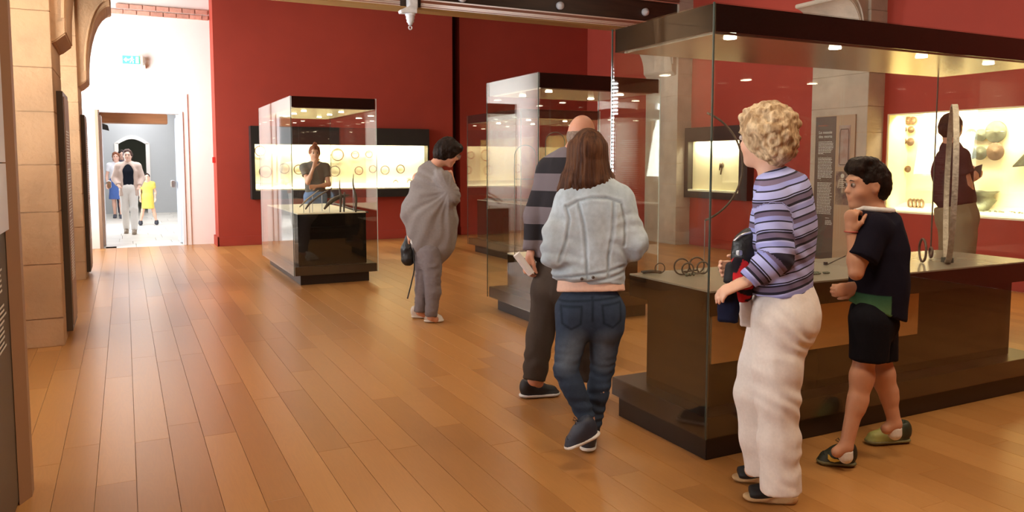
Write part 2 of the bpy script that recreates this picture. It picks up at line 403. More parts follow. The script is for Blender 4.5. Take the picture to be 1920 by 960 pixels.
# ---- corridor beyond
cf = struct(empty('floor_corridor', (.2, 15, 0)))
rng = random.Random(5)
y = 14.4; k = 0
while y < 27.9:
    L = .45 + .3*rng.random(); x = -1.2
    while x < 1.65:
        wd = .4+.35*rng.random(); x1 = min(x+wd, 1.7)
        B().box(x+.003, x1-.003, y+.003, min(y+L,28)-.003, -.04, 0).build('paving_slab', M['pale_floor'], cf)
        x = x1
    y += L
struct(bx('floor_bed', M['mortar'], -1.2, 1.7, 14.4, 28, -.08, -.04))
cw = struct(empty('wall_corridor', (.2, 15.3, 0)))
B().box(-1.2, -.62, 15.3, 17.4, 0, 3.2).build('left_pier', M['cream_wall'], cw)
B().box(.98, 1.7, 15.3, 17.4, 0, 3.2).build('right_pier', M['cream_wall'], cw)
B().box(-1.3, -1.2, 15.3, 28, 0, 3.3).build('left_side', M['cream_wall'], cw)
B().box(1.7, 1.8, 15.3, 28, 0, 3.3).build('right_side', M['cream_wall'], cw)
B().box(-1.2, 1.7, 15.3, 28, 3.2, 3.3).build('vault', M['cream_wall'], cw)
# far cross wall with a segmental arch
ya = 24.0
ax0, ax1 = gy(223,300,ya)[0], gy(274,300,ya)[0]; zs = 1.92; az = 2.06; mid = (ax0+ax1)/2
def arch_pts(x0, x1, zs_, za, y, n=12):
    return [(x0+(x1-x0)*i/n, y, zs_+(za-zs_)*math.sin(PI*i/n)) for i in range(n+1)]
B().box(-1.2, ax0, ya, ya+.4, 0, 3.2).box(ax1, 1.7, ya, ya+.4, 0, 3.2).build('cross_wall', M['cream_wall'], cw)
ap = arch_pts(ax0, ax1, zs, az, ya)
B().prism(ap + [(ax1,ya,3.2),(ax0,ya,3.2)], (0,.4,0)).build('arch_head', M['cream_wall'], cw)
ap2 = arch_pts(ax0-.10, ax1+.10, zs+.02, az+.1, ya-.03)
B().prism(ap2 + arch_pts(ax0, ax1, zs, az, ya-.03)[::-1], (0,.03,0)).box(ax0-.1,ax0,ya-.03,ya,0,zs+.02).box(ax1,ax1+.1,ya-.03,ya,0,zs+.02).build('arch_surround', M['white'], cw)
B().box(-1.2, 1.7, 27.9, 28, 0, 3.2).build('end_wall', mat('dim_green_wall', (.40,.40,.30), .9), cw)
# projector hanging at the corridor's left
pr = tag(empty('wall_speaker', (-.38, 16.2, 2.05), 'small dark box speaker fixed high inside the doorway', 'speaker'))
B().prism([(-.44,15.95,2.16),(-.24,15.95,2.09),(-.22,15.95,1.99),(-.34,15.95,2.02)], (0,.16,0)).build('housing', M['frame'], pr, bevel=.006)
B().box(-.64,-.42,16.0,16.04,2.1,2.14).build('bracket', M['steel'], pr)

# ---- left wall with windows, piers
w = struct(empty('wall_left', (XL, 4, 0)))
ys = [YF] + [v for ab in WINS for v in ab] + [14.4]
for i in range(0, len(ys), 2): B().box(XL-.2, XL, ys[i], ys[i+1], 0, ZC).build('wall_panel', M['stone'], w)
WT = lambda a: 3.6 if a > 12 else 2.9
for a, b_ in WINS: B().box(XL-.2, XL, a, b_, 0, 1.0).box(XL-.2, XL, a, b_, WT(a), ZC).build('wall_panel', M['stone'], w)
for i, (a, b_) in enumerate(WINS):
    wn = struct(empty('window_%d' % (i+1), (XL-.1, (a+b_)/2, 1.0)))
    f = B()
    f.box(XL-.14, XL-.06, a, a+.06, 1, WT(a)).box(XL-.14, XL-.06, b_-.06, b_, 1, WT(a)).box(XL-.14, XL-.06, a+.06, b_-.06, 1, 1.06).box(XL-.14, XL-.06, a+.06, b_-.06, WT(a)-.06, WT(a))
    f.box(XL-.14, XL-.06, (a+b_)/2-.03, (a+b_)/2+.03, 1.06, WT(a)-.06)
    f.build('window_frame', M['door_white'], wn)
    B().box(XL-.105, XL-.095, a+.06, (a+b_)/2-.03, 1.06, WT(a)-.06).build('pane', M['glass'], wn)
    B().box(XL-.105, XL-.095, (a+b_)/2+.03, b_-.06, 1.06, WT(a)-.06).build('pane', M['glass'], wn)
sb = B(); sb.prism([(0,0,0),(.052,0,.020),(.054,0,.016),(.002,0,-.004)], (0,1.8,0)); bmesh.ops.recalc_face_normals(sb.bm, faces=sb.bm.faces[:])
slat_me = bpy.data.meshes.new('slat'); sb.bm.to_mesh(slat_me); sb.bm.free(); slat_me.materials.append(M['white_slat'])
for (a, b_), lb in zip(WINS[:3], ('nearest the viewer', 'opposite the bald man', 'behind the nearest full pier')):
    bl = empty('window_blind', (XL+.02, a+.02, 1.0), 'white slatted blind on the left window %s, mirrored in the cases' % lb, 'blind')
    for k in range(34): link('slat', slat_me, bl, (0, 0, .05+k*.054))
    B().box(XL+.01, XL+.08, a+.02, b_-.02, 2.86, 2.92).build('head_rail', M['white_slat'], bl)

def stone_blocks(parent, x0, x1, y0, y1, z1, inner, m, seed):
    """pier cladding: coursed blocks; 'inner' = +1 shows the +X face, -1 the -X face"""
    rg = random.Random(seed)
    B().box(x0+.012 if inner > 0 else x0+.014, x1-.014, y0+.014, y1-.014, 0, z1).build('core', M['mortar'], parent)
    z = 0; k = 0
    heights = [.22, .42, .40, .36, .40, .33, .42, .36, .42, .38, .4, .42, .4, .42]
    while z < z1-.02:
        h = min(heights[k % len(heights)], z1-z)
        # front face blocks
        cut = x0 + (x1-x0)*(.42+.16*rg.random())
        segs = [(x0, x1)]
        for (a, b_) in segs:
            g = .0018
            B().box(a+g if a > x0 else a, b_-g if b_ < x1 else b_, y0+rg.uniform(-.003,.003), y1, z+(g if k else 0), z+h-g).build('stone_block', m, parent, bevel=.0035)
        z += h; k += 1
def bracket(parent, xf, y0, y1, s, z0, zt, m, reach):
    """arch springing: notch then curve towards the room; s=+1 to +X, -1 to -X"""
    pts = [(xf-s*.02, y0, z0-.06), (xf+s*.02, y0, z0-.05), (xf+s*.10, y0, z0+.02), (xf+s*.10, y0, z0+.06)]
    for i in range(1, 9):
        a = i/8*PI/2; pts.append((xf+s*(.10+(reach-.10)*(1-math.cos(a))), y0, z0+.06+(zt-z0-.06)*math.sin(a)))
    pts += [(xf+s*reach, y0, 3.50), (xf-s*.02, y0, 3.50)]
    B().prism(pts, (0, y1-y0, 0)).build('arch_bracket', m, parent, bevel=.01)
    inner = [(p[0]-s*.015, y0-.02, p[2]+.07) for p in pts[3:-2]]
    B().tube(inner, .014, 6).build('moulded_edge', m, parent)
for i, y0 in enumerate((-.60, 3.09, 6.86, 10.65)):
    p = struct(empty('wall_pier_left', (-1.0, y0, 0)))
    # a plain pier base course sits slightly proud
    stone_blocks(p, XL, -.46, y0, y0+.9, ZC, 1, M['stone'], 10+i)
    bracket(p, -.46, y0+.05, y0+.85, 1, 2.38, 3.3, M['stone'], .38)
for i, y0 in enumerate((3.09, 6.86, 10.65)):
    if i == 0: continue
    p = struct(empty('wall_pier_right', (8.6, y0, 0)))
    stone_blocks(p, 8.45, 8.80, y0, y0+.9, ZC, -1, M['stone_grey'], 20+i)
    bracket(p, 8.45, y0+.05, y0+.85, -1, 2.95, 3.45, M['stone_grey'], .42)

# ---- right wall with two recesses
w = struct(empty('wall_right', (XR, 5, 0)))
def wall_seg(y0, y1, z0=0, z1=ZC): B().box(XR, XR+.55, y0, y1, z0, z1).build('wall_panel', M['red'], w)
NY0, NY1, NZ0, NZ1 = 3.2, 6.80, .78, 2.03     # large recessed showcase
SY0, SY1, SZ0, SZ1 = 9.47, 10.74, .93, 1.765   # small one next to the far pier
wall_seg(YF, NY0); wall_seg(NY0, NY1, 0, NZ0); wall_seg(NY0, NY1, NZ1, ZC)
wall_seg(NY1, 14.4)
struct(bx('baseboard_right', M['red'], XR-.025, XR, 7.8, 10.6, 0, .14))
struct(bx('wall_front', M['red'], XL-.2, XR+.3, YF-.2, YF, 0, ZC))

# ---- showcases
def downlights(parent, pts, z, power, r=.022, col=LAMP, angle=150, spotl=False):
    for (x, y) in pts:
        B().lathe([(r*1.35,0),(r*1.35,.006),(r*.95,.004)], (x,y,z-.006), (0,0,1), 14).build('downlight', M['lamp'], parent)
        l = bpy.data.lights.new('downlight_light', 'SPOT'); l.energy = power; l.color = col; l.shadow_soft_size = .03; l.spot_size = math.radians(angle); l.spot_blend = .5
        o = bpy.data.objects.new('downlight_light', l); COL.objects.link(o); o.location = (x, y, z-.02)

def glass_case(label, X0, X1, Y0, Y1, zt, ped, top_mat, ped_mat, lights, power, name='glass_case', slab=None, base_m='plinth', ins=.09):
    t = empty(name, ((X0+X1)/2, (Y0+Y1)/2, 0), label, 'display case')
    zb, zf = .12, .22
    B().box(X0+ins, X1-ins, Y0+ins, Y1-ins, 0, zb).build('plinth', M['plinth'], t, bevel=.003)
    B().box(X0+.014, X1-.014, Y0+.014, Y1-.014, zb, zf).build('base', M[base_m], t, bevel=.003)
    g = .012
    for a in ((X0, X0+g, Y0+.001, Y1-.001), (X1-g, X1, Y0+.001, Y1-.001), (X0+g+.001, X1-g-.001, Y0, Y0+g), (X0+g+.001, X1-g-.001, Y1-g, Y1)):
        B().box(*a, zb, zt).build('glass_pane', M['glass'], t)
    e = .007
    for (x, y) in ((X0-.001,Y0-.001), (X1-e+.001,Y0-.001), (X0-.001,Y1-e+.001), (X1-e+.001,Y1-e+.001)):
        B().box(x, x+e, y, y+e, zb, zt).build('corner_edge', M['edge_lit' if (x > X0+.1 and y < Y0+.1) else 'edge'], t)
    c = B().box(X0+.014, X1-.014, Y0+.014, Y1-.014, zt-.125, zt-.002).build('canopy', M['black'], t)
    B().box(X0+.05, X1-.05, Y0+.05, Y1-.05, zt-.131, zt-.125).build('soffit', M['canopy_in'], c)
    downlights(c, lights, zt-.131, power)
    return t, ped

# case with the curved iron blades, far left
AX0, AX1, AY0, AY1, AZ = 1.69, 2.68, 8.96, 11.25, 2.163
tA, _ = glass_case('tall glass case of dark iron blades, free-standing by the doorway end', AX0, AX1, AY0, AY1, AZ, None, None, None,
           [(1.95,9.5),(1.95,10.1),(1.95,10.7),(2.4,9.5),(2.4,10.1),(2.4,10.7)], 9)
B().box(1.76, 2.56, 9.04, 11.15, .22, .82).build('pedestal', M['black'], tA, bevel=.003)
B().box(1.76, 2.56, 9.04, 11.15, .82, .83).build('display_top', M['cream_top'], tA)
# middle case
BX0, BX1, BY0, BY1, BZ = 3.11, 4.37, 5.75, 6.78, 2.168
tB, _ = glass_case('middle glass case behind the man in the striped sweater', BX0, BX1, BY0, BY1, BZ, None, None, None,
           [(3.35,6.0),(4.1,6.0),(3.35,6.5),(4.1,6.5)], 8, ins=.077)
B().box(3.27, 4.25, 5.9, 6.66, .22, .54).build('pedestal', M['brownblack'], tB, bevel=.003)
B().box(3.27, 4.25, 5.9, 6.66, .54, .552).build('display_top', M['cream_top'], tB)
# far case behind it
tD, _ = glass_case('farthest glass case, partly hidden behind the middle case', 4.87, 6.15, 9.5, 11.36, 2.15, None, None, None,
           [(5.2,9.9),(5.8,9.9),(5.2,10.9),(5.8,10.9)], 8)
B().box(4.99, 6.0, 9.6, 11.25, .22, .82).build('pedestal', M['brownblack'], tD, bevel=.003)
B().box(4.99, 6.0, 9.6, 11.25, .82, .83).build('display_top', M['slab'], tD)
# big case, foreground right
CX0, CX1, CY0, CY1, CZ = 2.394, 5.12, 2.77, 3.588, 2.137
tC, _ = glass_case('largest glass case in the right foreground holding iron wheel fittings', CX0, CX1, CY0, CY1, CZ, None, None, None,
           [(2.58,2.87),(3.29,2.88),(3.99,2.90),(4.62,2.92)], 9, ins=.042)
B().box(2.50, 4.93, 2.90, 3.38, .22, .70).build('pedestal', M['brownblack'], tC, bevel=.003)
B().box(2.425, 4.98, 2.79, 3.44, .70, .812).build('pedestal_head', M['brownblack'], tC, bevel=.002)
B().box(2.425, 4.98, 2.79, 3.44, .812, .82).build('display_top', M['slab'], tC)
a = gy(1375,690,2.895); b_ = gy(1717,626,2.895)
B().box(2.52, b_[0], 2.885, 2.90, .44, .69).build('floor_reflection_panel', M['tan_reflection'], tC)  # floor's reflection on the pedestal front, put into a tan panel

# wall showcase with rings (back wall)
t = empty('wall_showcase', (3.5, 13.9, .75), 'wide black-framed wall showcase of rings on the back wall', 'display case')
k = 13.68/13.9
fx0, fx1, fz0, fz1 = 1.95*k, 5.18*k, .79, 2.03
ox0, ox1, oz0, oz1 = 2.01*k, 5.15*k, .935, 1.725
yf = 13.68
f = B(); f.box(fx0, fx1, yf, 13.9, oz1, fz1).box(fx0, fx1, yf, 13.9, fz0, oz0).box(fx0, ox0, yf, 13.9, oz0, oz1).box(ox1, fx1, yf, 13.9, oz0, oz1)
f.build('frame', M['frame'], t)
B().box(ox0, ox1, 13.87, 13.9, oz0, oz1).build('backboard', M['cream_lit'], t)
B().box(ox0, ox1, yf+.02, 13.87, oz0, oz0+.02).build('shelf', M['cream_shelf'], t)
B().prism([(ox0,yf+.04,oz0+.02),(ox0,13.87,oz0+.13),(ox0,13.87,oz0+.02)], (ox1-ox0,0,0)).build('sloped_ledge', M['cream_shelf'], t)
B().box(ox0, ox1, yf+.005, yf+.013, oz0, oz1).build('glass_pane', M['glass'], t)
area('showcase_tube_light', ((ox0+ox1)/2, yf+.06, oz1-.015), (0,.45,-1), ox1-ox0-.1, .06, 50, (1,.93,.72))
area('showcase_tube_light', ((ox0+ox1)/2, yf+.05, oz0+.05), (0,1,.55), ox1-ox0-.1, .04, 14, (1,.93,.72))
# rings (each its own thing)
ring0 = None
ORD = ['first','second','third','fourth','fifth','sixth','seventh','eighth','ninth','tenth','eleventh','twelfth','thirteenth','fourteenth','fifteenth','sixteenth']
spots_r = [(488,283,.085),(498,322,.10),(533,316,.085),(560,318,.08),(628,321,.09),(633,290,.105),(666,290,.066),(692,289,.062),(673,320,.072),(699,317,.066),(722,319,.078),(751,317,.075),(742,343,.045),(768,342,.045)]
for i, (px, py, r) in enumerate(spots_r):
    c = gy(px, py, 13.84)
    o = B().tube(ringpts((c[0], 13.84, c[2]), r, (1,0,0), (0,0,1), 28), .008+.002*(i%2), 6, closed=True).build('bronze_ring', M['bronze_brown'], None, smooth=True, loc=(c[0],13.84,c[2]))
    row = 'upper row' if py < 300 else ('lower row' if py < 330 else 'pair on the ledge')
    rk = sorted(q[0] for q in spots_r if (q[1] < 300, q[1] < 330) == (py < 300, py < 330)).index(px)
    tag(o, 'thin bronze ring, %s from left in the %s of the ring showcase' % (ORD[rk], row), 'ring', 'bronze rings in the back wall showcase')

# large recessed showcase in the right wall
t = empty('recessed_showcase', (XR+.2, 5, NZ0), 'large bright recessed showcase of bronze discs in the right wall', 'display case')
B().box(XR+.38, XR+.40, NY0, NY1, NZ0, NZ1).build('backboard', M['cream_lit'], t)
B().box(XR, XR+.38, NY1-.02, NY1, NZ0, NZ1).build('side_panel', M['cream_lit'], t)
B().box(XR, XR+.38, NY0, NY0+.02, NZ0, NZ1).build('side_panel', M['cream_lit'], t)
B().box(XR, XR+.38, NY0+.02, NY1-.02, NZ0, NZ0+.02).build('shelf', M['cream_shelf'], t)
B().prism([(XR+.02,NY0+.02,NZ0+.02),(XR+.38,NY0+.02,NZ0+.12),(XR+.38,NY0+.02,NZ0+.02)], (0,NY1-NY0-.04,0)).build('sloped_ledge', M['cream_shelf'], t)
B().box(XR, XR+.38, NY0+.02, NY1-.02, NZ1-.015, NZ1).build('top_panel', M['cream_lit'], t)
B().box(XR+.004, XR+.014, NY0+.02, NY1-.02, NZ0+.02, NZ1-.015).build('glass_pane', M['glass'], t)
area('showcase_tube_light', (XR+.10, (NY0+NY1)/2, NZ1-.04), (.8,0,-1), NY1-NY0-.2, .08, 90, (1,.88,.60))
area('showcase_tube_light', (XR+.05, (NY0+NY1)/2, NZ0+.08), (1,0,.5), NY1-NY0-.2, .05, 22, (1,.90,.62))
def disc(c, r, n, m, label, group=None, jag=False):
    b = B(); b.lathe([(0,-.02),(r*.16,-.018),(r*.2,-.006),(r*.55,-.010),(r*.6,-.004),(r*.92,-.008),(r,-.002),(r,.006)], c, n, 24)
    o = b.build('bronze_disc', m, None, smooth=True, loc=c); return tag(o, label, 'bronze disc', group)
XD = XR+.33
for (px, py, r, mm, lb) in ((1867,247,.128,'bronze','largest greenish bronze disc, upper right of the bright recessed showcase'),
        (1866,284,.105,'bronze_brown','brown bronze disc directly below the largest greenish one'),
        (1839,253,.075,'bronze','small upper bronze disc in the middle column of the bright recessed showcase'),
        (1838,287,.082,'bronze','chipped lower bronze disc in the middle column of the bright recessed showcase'),
        (1820,253,.074,'bronze','upper bronze disc closest to the man with the phone'),
        (1820,287,.078,'bronze','lower bronze disc closest to the man with the phone')):
    c = gx(px, py, XD); disc((XD, c[1], c[2]), r, (1,0,0), M[mm], lb)
dcount = {}  # discs mirrored in the glass, built here as solid pieces
for (px, py, r) in ((1664,226,.028),(1679,227,.045),(1688,227,.045),(1702,226,.05),(1711,226,.05),(1676,243,.045),(1685,243,.045),(1694,243,.045),(1708,243,.045),(1682,266,.045),(1694,265,.045),(1707,266,.052),(1654,288,.065),(1671,316,.085),(1702,317,.045),(1688,333,.035),(1678,345,.035)):
    row = next(n_ for lim, n_ in ((235,'top row'),(255,'second row'),(275,'third row'),(400,'scattered lower group')) if py < lim)
    cnt_ = dcount.get(row, 0); dcount[row] = cnt_+1
    c = gx(px, py, XD); disc((XD, c[1], c[2]), r, (1,0,0), M['bronze_brown'], 'reflected small brown disc, %s in %s, far end of recessed showcase' % (ORD[cnt_], row), 'reflected small discs at the far end of the recessed showcase')
# bronze vessel, triangular piece, crumbs
c = gx(1836, 388, XR+.2); zb = NZ0+.075
o = B().lathe([(0,0),(.085,0),(.10,.03),(.165,.12),(.13,.16),(.135,.19),(.19,.225),(.185,.23),(.125,.20),(.12,.16),(.0,.03)], (XR+.22, c[1], zb), (0,0,1), 24).build('bronze_bowl', M['bronze'], None, smooth=True, loc=(XR+.22, c[1], zb))
tag(o, 'green bronze bowl with flared rim standing on the showcase ledge beside the man', 'bowl')
c = gx(1918, 300, XR+.3)
o = B().prism([(XR+.3,c[1]+.13,c[2]-.08),(XR+.3,c[1]-.22,c[2]-.05),(XR+.3,c[1]-.12,c[2]+.2)], (.05,0,0)).build('bronze_triangle', M['bronze'], None, bevel=.01, loc=(XR+.3,c[1],c[2]))
tag(o, 'triangular grey-green bronze piece at the right edge of the recessed showcase', 'bronze fragment')
rg = random.Random(9)
for i in range(16):
    px = 1845+i*5; c = gx(px, 391, XR+.2)
    y = c[1]; r = .010+.008*rg.random()
    o = B().lathe([(0,0),(r,.002),(r*.8,r),(0,r*1.2)], (XR+.2+rg.uniform(-.05,.05), y, NZ0+.068), (0,0,1), 7).build('bronze_fragment', M['bronze'], None)
    tag(o, 'tiny dark fragment, %s from the left in the row on the recessed showcase ledge' % ORD[i], 'fragment', 'tiny fragments along the recessed showcase ledge')
for i, px in enumerate((1655,1706,1713,1720,1727)):
    c = gx(px, 391, XR+.2)
    o = B().tube(ringpts((XR+.2, c[1], NZ0+.068+.05), .05, (.5,.9,0), (0,0,1), 18), .014, 6, closed=True).build('bronze_bracelet', M['bronze_brown'], None, smooth=True)
    tag(o, 'bronze bracelet, %s from the left at the far end of the recessed showcase ledge' % ORD[i], 'bracelet', 'bracelets on the far end of the ledge')

# small framed showcase beside the far pier
t = empty('framed_showcase', (XR-.1, 10.1, .8), 'small black-framed lit showcase on the red wall beside the far pier', 'display case')
XF = XR-.14
k = XF/XR
a0, a1, c0, c1 = 9.28*k, 10.64, .82, 2.00
s0_, s1_ = SY0*k, 10.55
f = B(); f.box(XF, XR, a0, a1, SZ1, c1).box(XF, XR, a0, a1, c0, SZ0).box(XF, XR, a0, s0_, SZ0, SZ1).box(XF, XR, s1_, a1, SZ0, SZ1)
f.build('frame', M['frame'], t)
B().box(XR-.03, XR, s0_, s1_, SZ0, SZ1).build('backboard', M['cream_lit'], t)
B().box(XF+.01, XR-.03, s0_, s1_, SZ0, SZ0+.03).build('shelf', M['cream_shelf'], t)
B().box(XF+.002, XF+.008, s0_, s1_, SZ0, SZ1).build('glass_pane', M['glass'], t)
area('showcase_tube_light', (XF+.05, (s0_+s1_)/2, SZ1-.02), (.5,0,-1), 1.0, .04, 22, (1,.94,.74))
c = gx(1353, 310, XR-.05)
b = B(); b.lathe([(0,-.012),(.045,-.01),(.05,.01)], (XR-.05, c[1], c[2]), (1,0,0), 10); b.tube([(XR-.05,c[1],c[2]-.03),(XR-.05,c[1]+.02,c[2]-.15)], .01, 6); b.tube([(XR-.05,c[1]+.04,c[2]+.03),(XR-.05,c[1]+.05,c[2]-.08)], .009, 6)
tag(b.build('brooch', M['bronze_brown'], None, smooth=True), 'small brown brooch hanging in the framed lit showcase', 'brooch')

# ---- objects inside the cases
def curve_pts(ps, n=24):
    """Catmull-Rom through ps"""
    ps = [Vector(p) for p in ps]; P = [ps[0]*2-ps[1]] + ps + [ps[-1]*2-ps[-2]]; out = []
    seg = len(ps)-1; per = max(2, n//seg)
    for i in range(seg):
        for j in range(per):
            t = j/per; a, b, c, d = P[i:i+4]
            out.append(.5*((2*b)+(-a+c)*t+(2*a-5*b+4*c-d)*t*t+(-a+3*b-3*c+d)*t**3))
    out.append(ps[-1]); return out
def blade(name, pix, D, radii, label, m='iron', cat='blade'):
    pts = [gd(px, py, D+dd) for px, py, dd in pix]; pts = curve_pts(pts, 20)
    rr = list(np.interp(np.linspace(0,1,len(pts)), np.linspace(0,1,len(radii)), radii))
    t = empty(name, tuple(pts[0]), label, cat)
    B().tube(pts, rr, 8).build('blade_body', M[m], t, smooth=True)
    b = B()
    for f_ in (.3, .75):
        p = pts[int(f_*(len(pts)-1))]
        if p.z > .86: b.tube([(p.x, p.y, .831), (p.x, p.y, p.z)], .004, 6)
    if len(b.bm.verts): b.build('stand_pin', M['steel'], t)
    else: b.bm.free()
    return t
blade('iron_knife', ((562,388,0),(575,375,.1),(597,357,.25)), 9.0, (.008,.012,.006), 'short pale iron blade tilted up, leftmost in the blade case', 'iron_pale')
blade('iron_shears', ((573,392,0),(582,380,.1),(600,366,.3),(622,353,.5)), 9.0, (.008,.014,.012,.006), 'dark forked iron shears lying on the cream top')
blade('iron_sword', ((608,392,0),(620,378,.05),(640,368,.2),(655,366,.3)), 9.05, (.012,.028,.024,.008), 'broad dark iron sword blade raised on pins')
blade('iron_spearhead', ((637,337,.2),(637,355,.2),(639,370,.2),(638,398,.2)), 9.0, (.003,.010,.018,.009), 'upright dark iron spearhead on the left of the pair')
blade('iron_spearhead', ((646,360,.25),(645,378,.25),(645,399,.25)), 9.0, (.010,.016,.009), 'short upright iron spearhead beside the slimmer one')
blade('iron_spearhead', ((663,326,.2),(662,345,.2),(667,372,.2),(667,398,.2)), 9.0, (.003,.009,.020,.009), 'tallest upright iron spearhead, right of the pair')
blade('iron_scabbard', ((625,381,.5),(640,385,.4),(660,392,.3),(690,398,.2)), 9.1, (.010,.016,.014,.010), 'long dark scabbard lying towards the right corner of the cream top')
# things in the big case (top at z=.82)
def ring_tube(b, c, r, a, u, t, n=24): b.tube(ringpts(c, r, a, u, n), t, 6, closed=True)
ZT = .822
t = empty('terret_pair', (2.66, 2.98, ZT), 'pair of iron double rings joined by rods, standing near the case corner', 'harness fitting')
lc = gz(1282, 517, ZT); rc = gz(1307, 514, ZT)
for nm, cpt in (('left_rings', gz(1278, 516, ZT)), ('right_rings', gz(1306, 513, ZT))):
    b = B(); x, y, _ = cpt
    ring_tube(b, (x, y, ZT+.046), .042, (.95,-.3,0), (0,0,1), .0045)
    ring_tube(b, (x+.012, y-.035, ZT+.036), .032, (.95,-.3,0), (0,0,1), .0045)
    b.build(nm, M['iron'], t, smooth=True)
x0, y0, _ = gz(1280, 516, ZT); x1, y1, _ = gz(1308, 514, ZT)
b = B(); b.tube([(x0, y0, ZT+.018), (x1, y1, ZT+.022)], .004, 6); b.tube([(x0+.01, y0-.04, ZT+.008), (x1+.01, y1-.04, ZT+.012)], .004, 6)
b.build('rods', M['iron'], t, smooth=True)
b = B(); 
for q in range(5): b.tube([(x0-.015+q*.012, y0-.05+.01*(q%2), ZT+.006), (x0-.005+q*.012, y0-.035, ZT+.012)], .006, 6)
b.build('clasp', M['bronze'], t, smooth=True)
t = empty('iron_fitting', tuple(gz(1225, 513, ZT)), 'flat iron fitting with small ring, at the far left corner of the big case', 'harness fitting')
x, y, _ = gz(1205, 513, ZT); x2, y2, _ = gz(1240, 513, ZT)
b = B(); b.tube([(x, y, ZT+.008), ((x+x2)/2, (y+y2)/2, ZT+.012), (x2, y2, ZT+.008)], [.008,.010,.007], 6); b.tube([(x+.01,y+.03,ZT+.006),(x2,y2+.02,ZT+.006)], .005, 6)
b.build('bar', M['iron'], t, smooth=True)
b = B(); ring_tube(b, (x2-.01, y2, ZT+.03), .027, (.95,-.3,0), (0,0,1), .003); b.build('ring', M['iron'], t, smooth=True)
for i, (px, py, w_) in enumerate(((1351,508,.008),(1358,508,.012),(1366,508,.014),(1374,508,.012))):
    x, y, _ = gz(px, py, ZT)
    o = B().box(x-w_, x+w_, y-.012, y+.012, ZT, ZT+.018-.004*(i%2)).build('iron_stud', M['iron'], None, bevel=.003, loc=(x,y,ZT))
    tag(o, 'small dark iron stud, %s from the left in the row behind the case corner' % ORD[i], 'stud', 'iron studs behind the case corner')
for (px, py, rz, lb) in ((1527,514,.035,'small greenish bronze buckle behind the blonde woman'), (1549,513,.018,'tiny bronze stud beside the greenish buckle')):
    x, y, _ = gz(px, py, ZT)
    b = B()
    for q in range(3): ring_tube(b, (x+(q-1)*rz*.6, y, ZT+.006), rz*.45, (1,0,0), (0,1,.15), .0045, 12)
    tag(b.build('bronze_buckle', M['bronze'], None, smooth=True, loc=(x,y,ZT)), lb, 'buckle')
t = empty('measuring_rod', tuple(gz(1548, 496, ZT)), 'thin black rod propped on a small block before the text panel', 'rod')
x, y, _ = gz(1548, 497, ZT); x2, y2, _ = gz(1585, 489, ZT)
B().box(x-.008, x+.008, y-.008, y+.008, ZT, ZT+.018).build('block', M['frame'], t)
B().tube([(x+.02, y, ZT+.004), (x2, y2, ZT+.03)], .0035, 6).build('rod', M['frame'], t)
# large iron tyre seen edge-on, and small wheels
cb = gz(1776, 492, ZT); Dt = (cb-C0) @ FV
ctop = gd(1783, 197, Dt)
R_ = (ctop[2]-ZT)/2
vd = np.array([cb[0], cb[1]]); vd /= np.linalg.norm(vd)
th = math.atan2(vd[1], vd[0]) + .06
dv = Vector((math.cos(th), math.sin(th), 0)); nv = Vector((-dv.y, dv.x, 0))
t = empty('wheel_hoop', (cb[0], cb[1], ZT), 'great iron wheel tyre standing upright, seen edge-on at the right end of the big case', 'wheel tyre')
dvt = dv
b = B(); n = 64; rr_ = []
Rt = R_
cx_, cy_ = cb[0]+.0, cb[1]+.0
RX = .36
for i in range(n):
    a = 2*PI*i/n
    c_ = Vector((cx_, cy_, ZT+Rt)) + dvt*(RX*math.cos(a)) + Vector((0,0,1))*(Rt*math.sin(a))
    nr = (dvt*math.cos(a)+Vector((0,0,1))*math.sin(a)).normalized()
    w2 = nv*.015
    rr_.append([b.bm.verts.new(c_+nr*q+w2*s_) for q, s_ in ((.0,-1),(.0,1),(-.012,1),(-.012,-1))])
for i in range(n):
    A_, B_ = rr_[i], rr_[(i+1)%n]
    for k_ in range(4): b.bm.faces.new((A_[k_], A_[(k_+1)%4], B_[(k_+1)%4], B_[k_]))
b.build('rim', M['iron_pale'], t, smooth=False)
for s_ in (-1, 1):
    B().box(cb[0]+s_*.012-.004, cb[0]+s_*.012+.004, cb[1]-.03, cb[1]+.03, ZT, ZT+.03).build('support', M['edge'], t)
for i, (px, pyb, pyt, lb) in enumerate(((1729,492,446,'small iron hub ring standing left of the great tyre'), (1745,484,462,'smallest iron ring standing between the hub ring and the tyre'))):
    c = gz(px, pyb, ZT); D_ = (c-C0)@FV; top = gd(px, pyt, D_); r_ = (top[2]-ZT)/2
    o = B().tube(ringpts((c[0],c[1],ZT+r_), r_-.006, dv+nv*.25, (0,0,1), 24), .007, 6, closed=True).build('iron_ring', M['iron'], None, smooth=True, loc=(c[0],c[1],ZT))
    tag(o, lb, 'ring')
# thin hoop on a stand in the big case
c = gd(1284, 313, 4.22)
t = empty('iron_hoop', (c[0], c[1], ZT), 'large thin iron hoop held upright on a fine stand inside the big case', 'hoop')
rh = 108/FOC*4.22
pts = ringpts(c, rh, RV, (0,0,1), 40, t0=-PI*.38, t1=PI*.38, closed=False)
B().tube(pts, .006, 8).build('hoop_arc', M['iron'], t, smooth=True)
B().tube([(pts[0].x, pts[0].y, ZT), pts[0]], .003, 6).build('stand_pin', M['steel'], t)
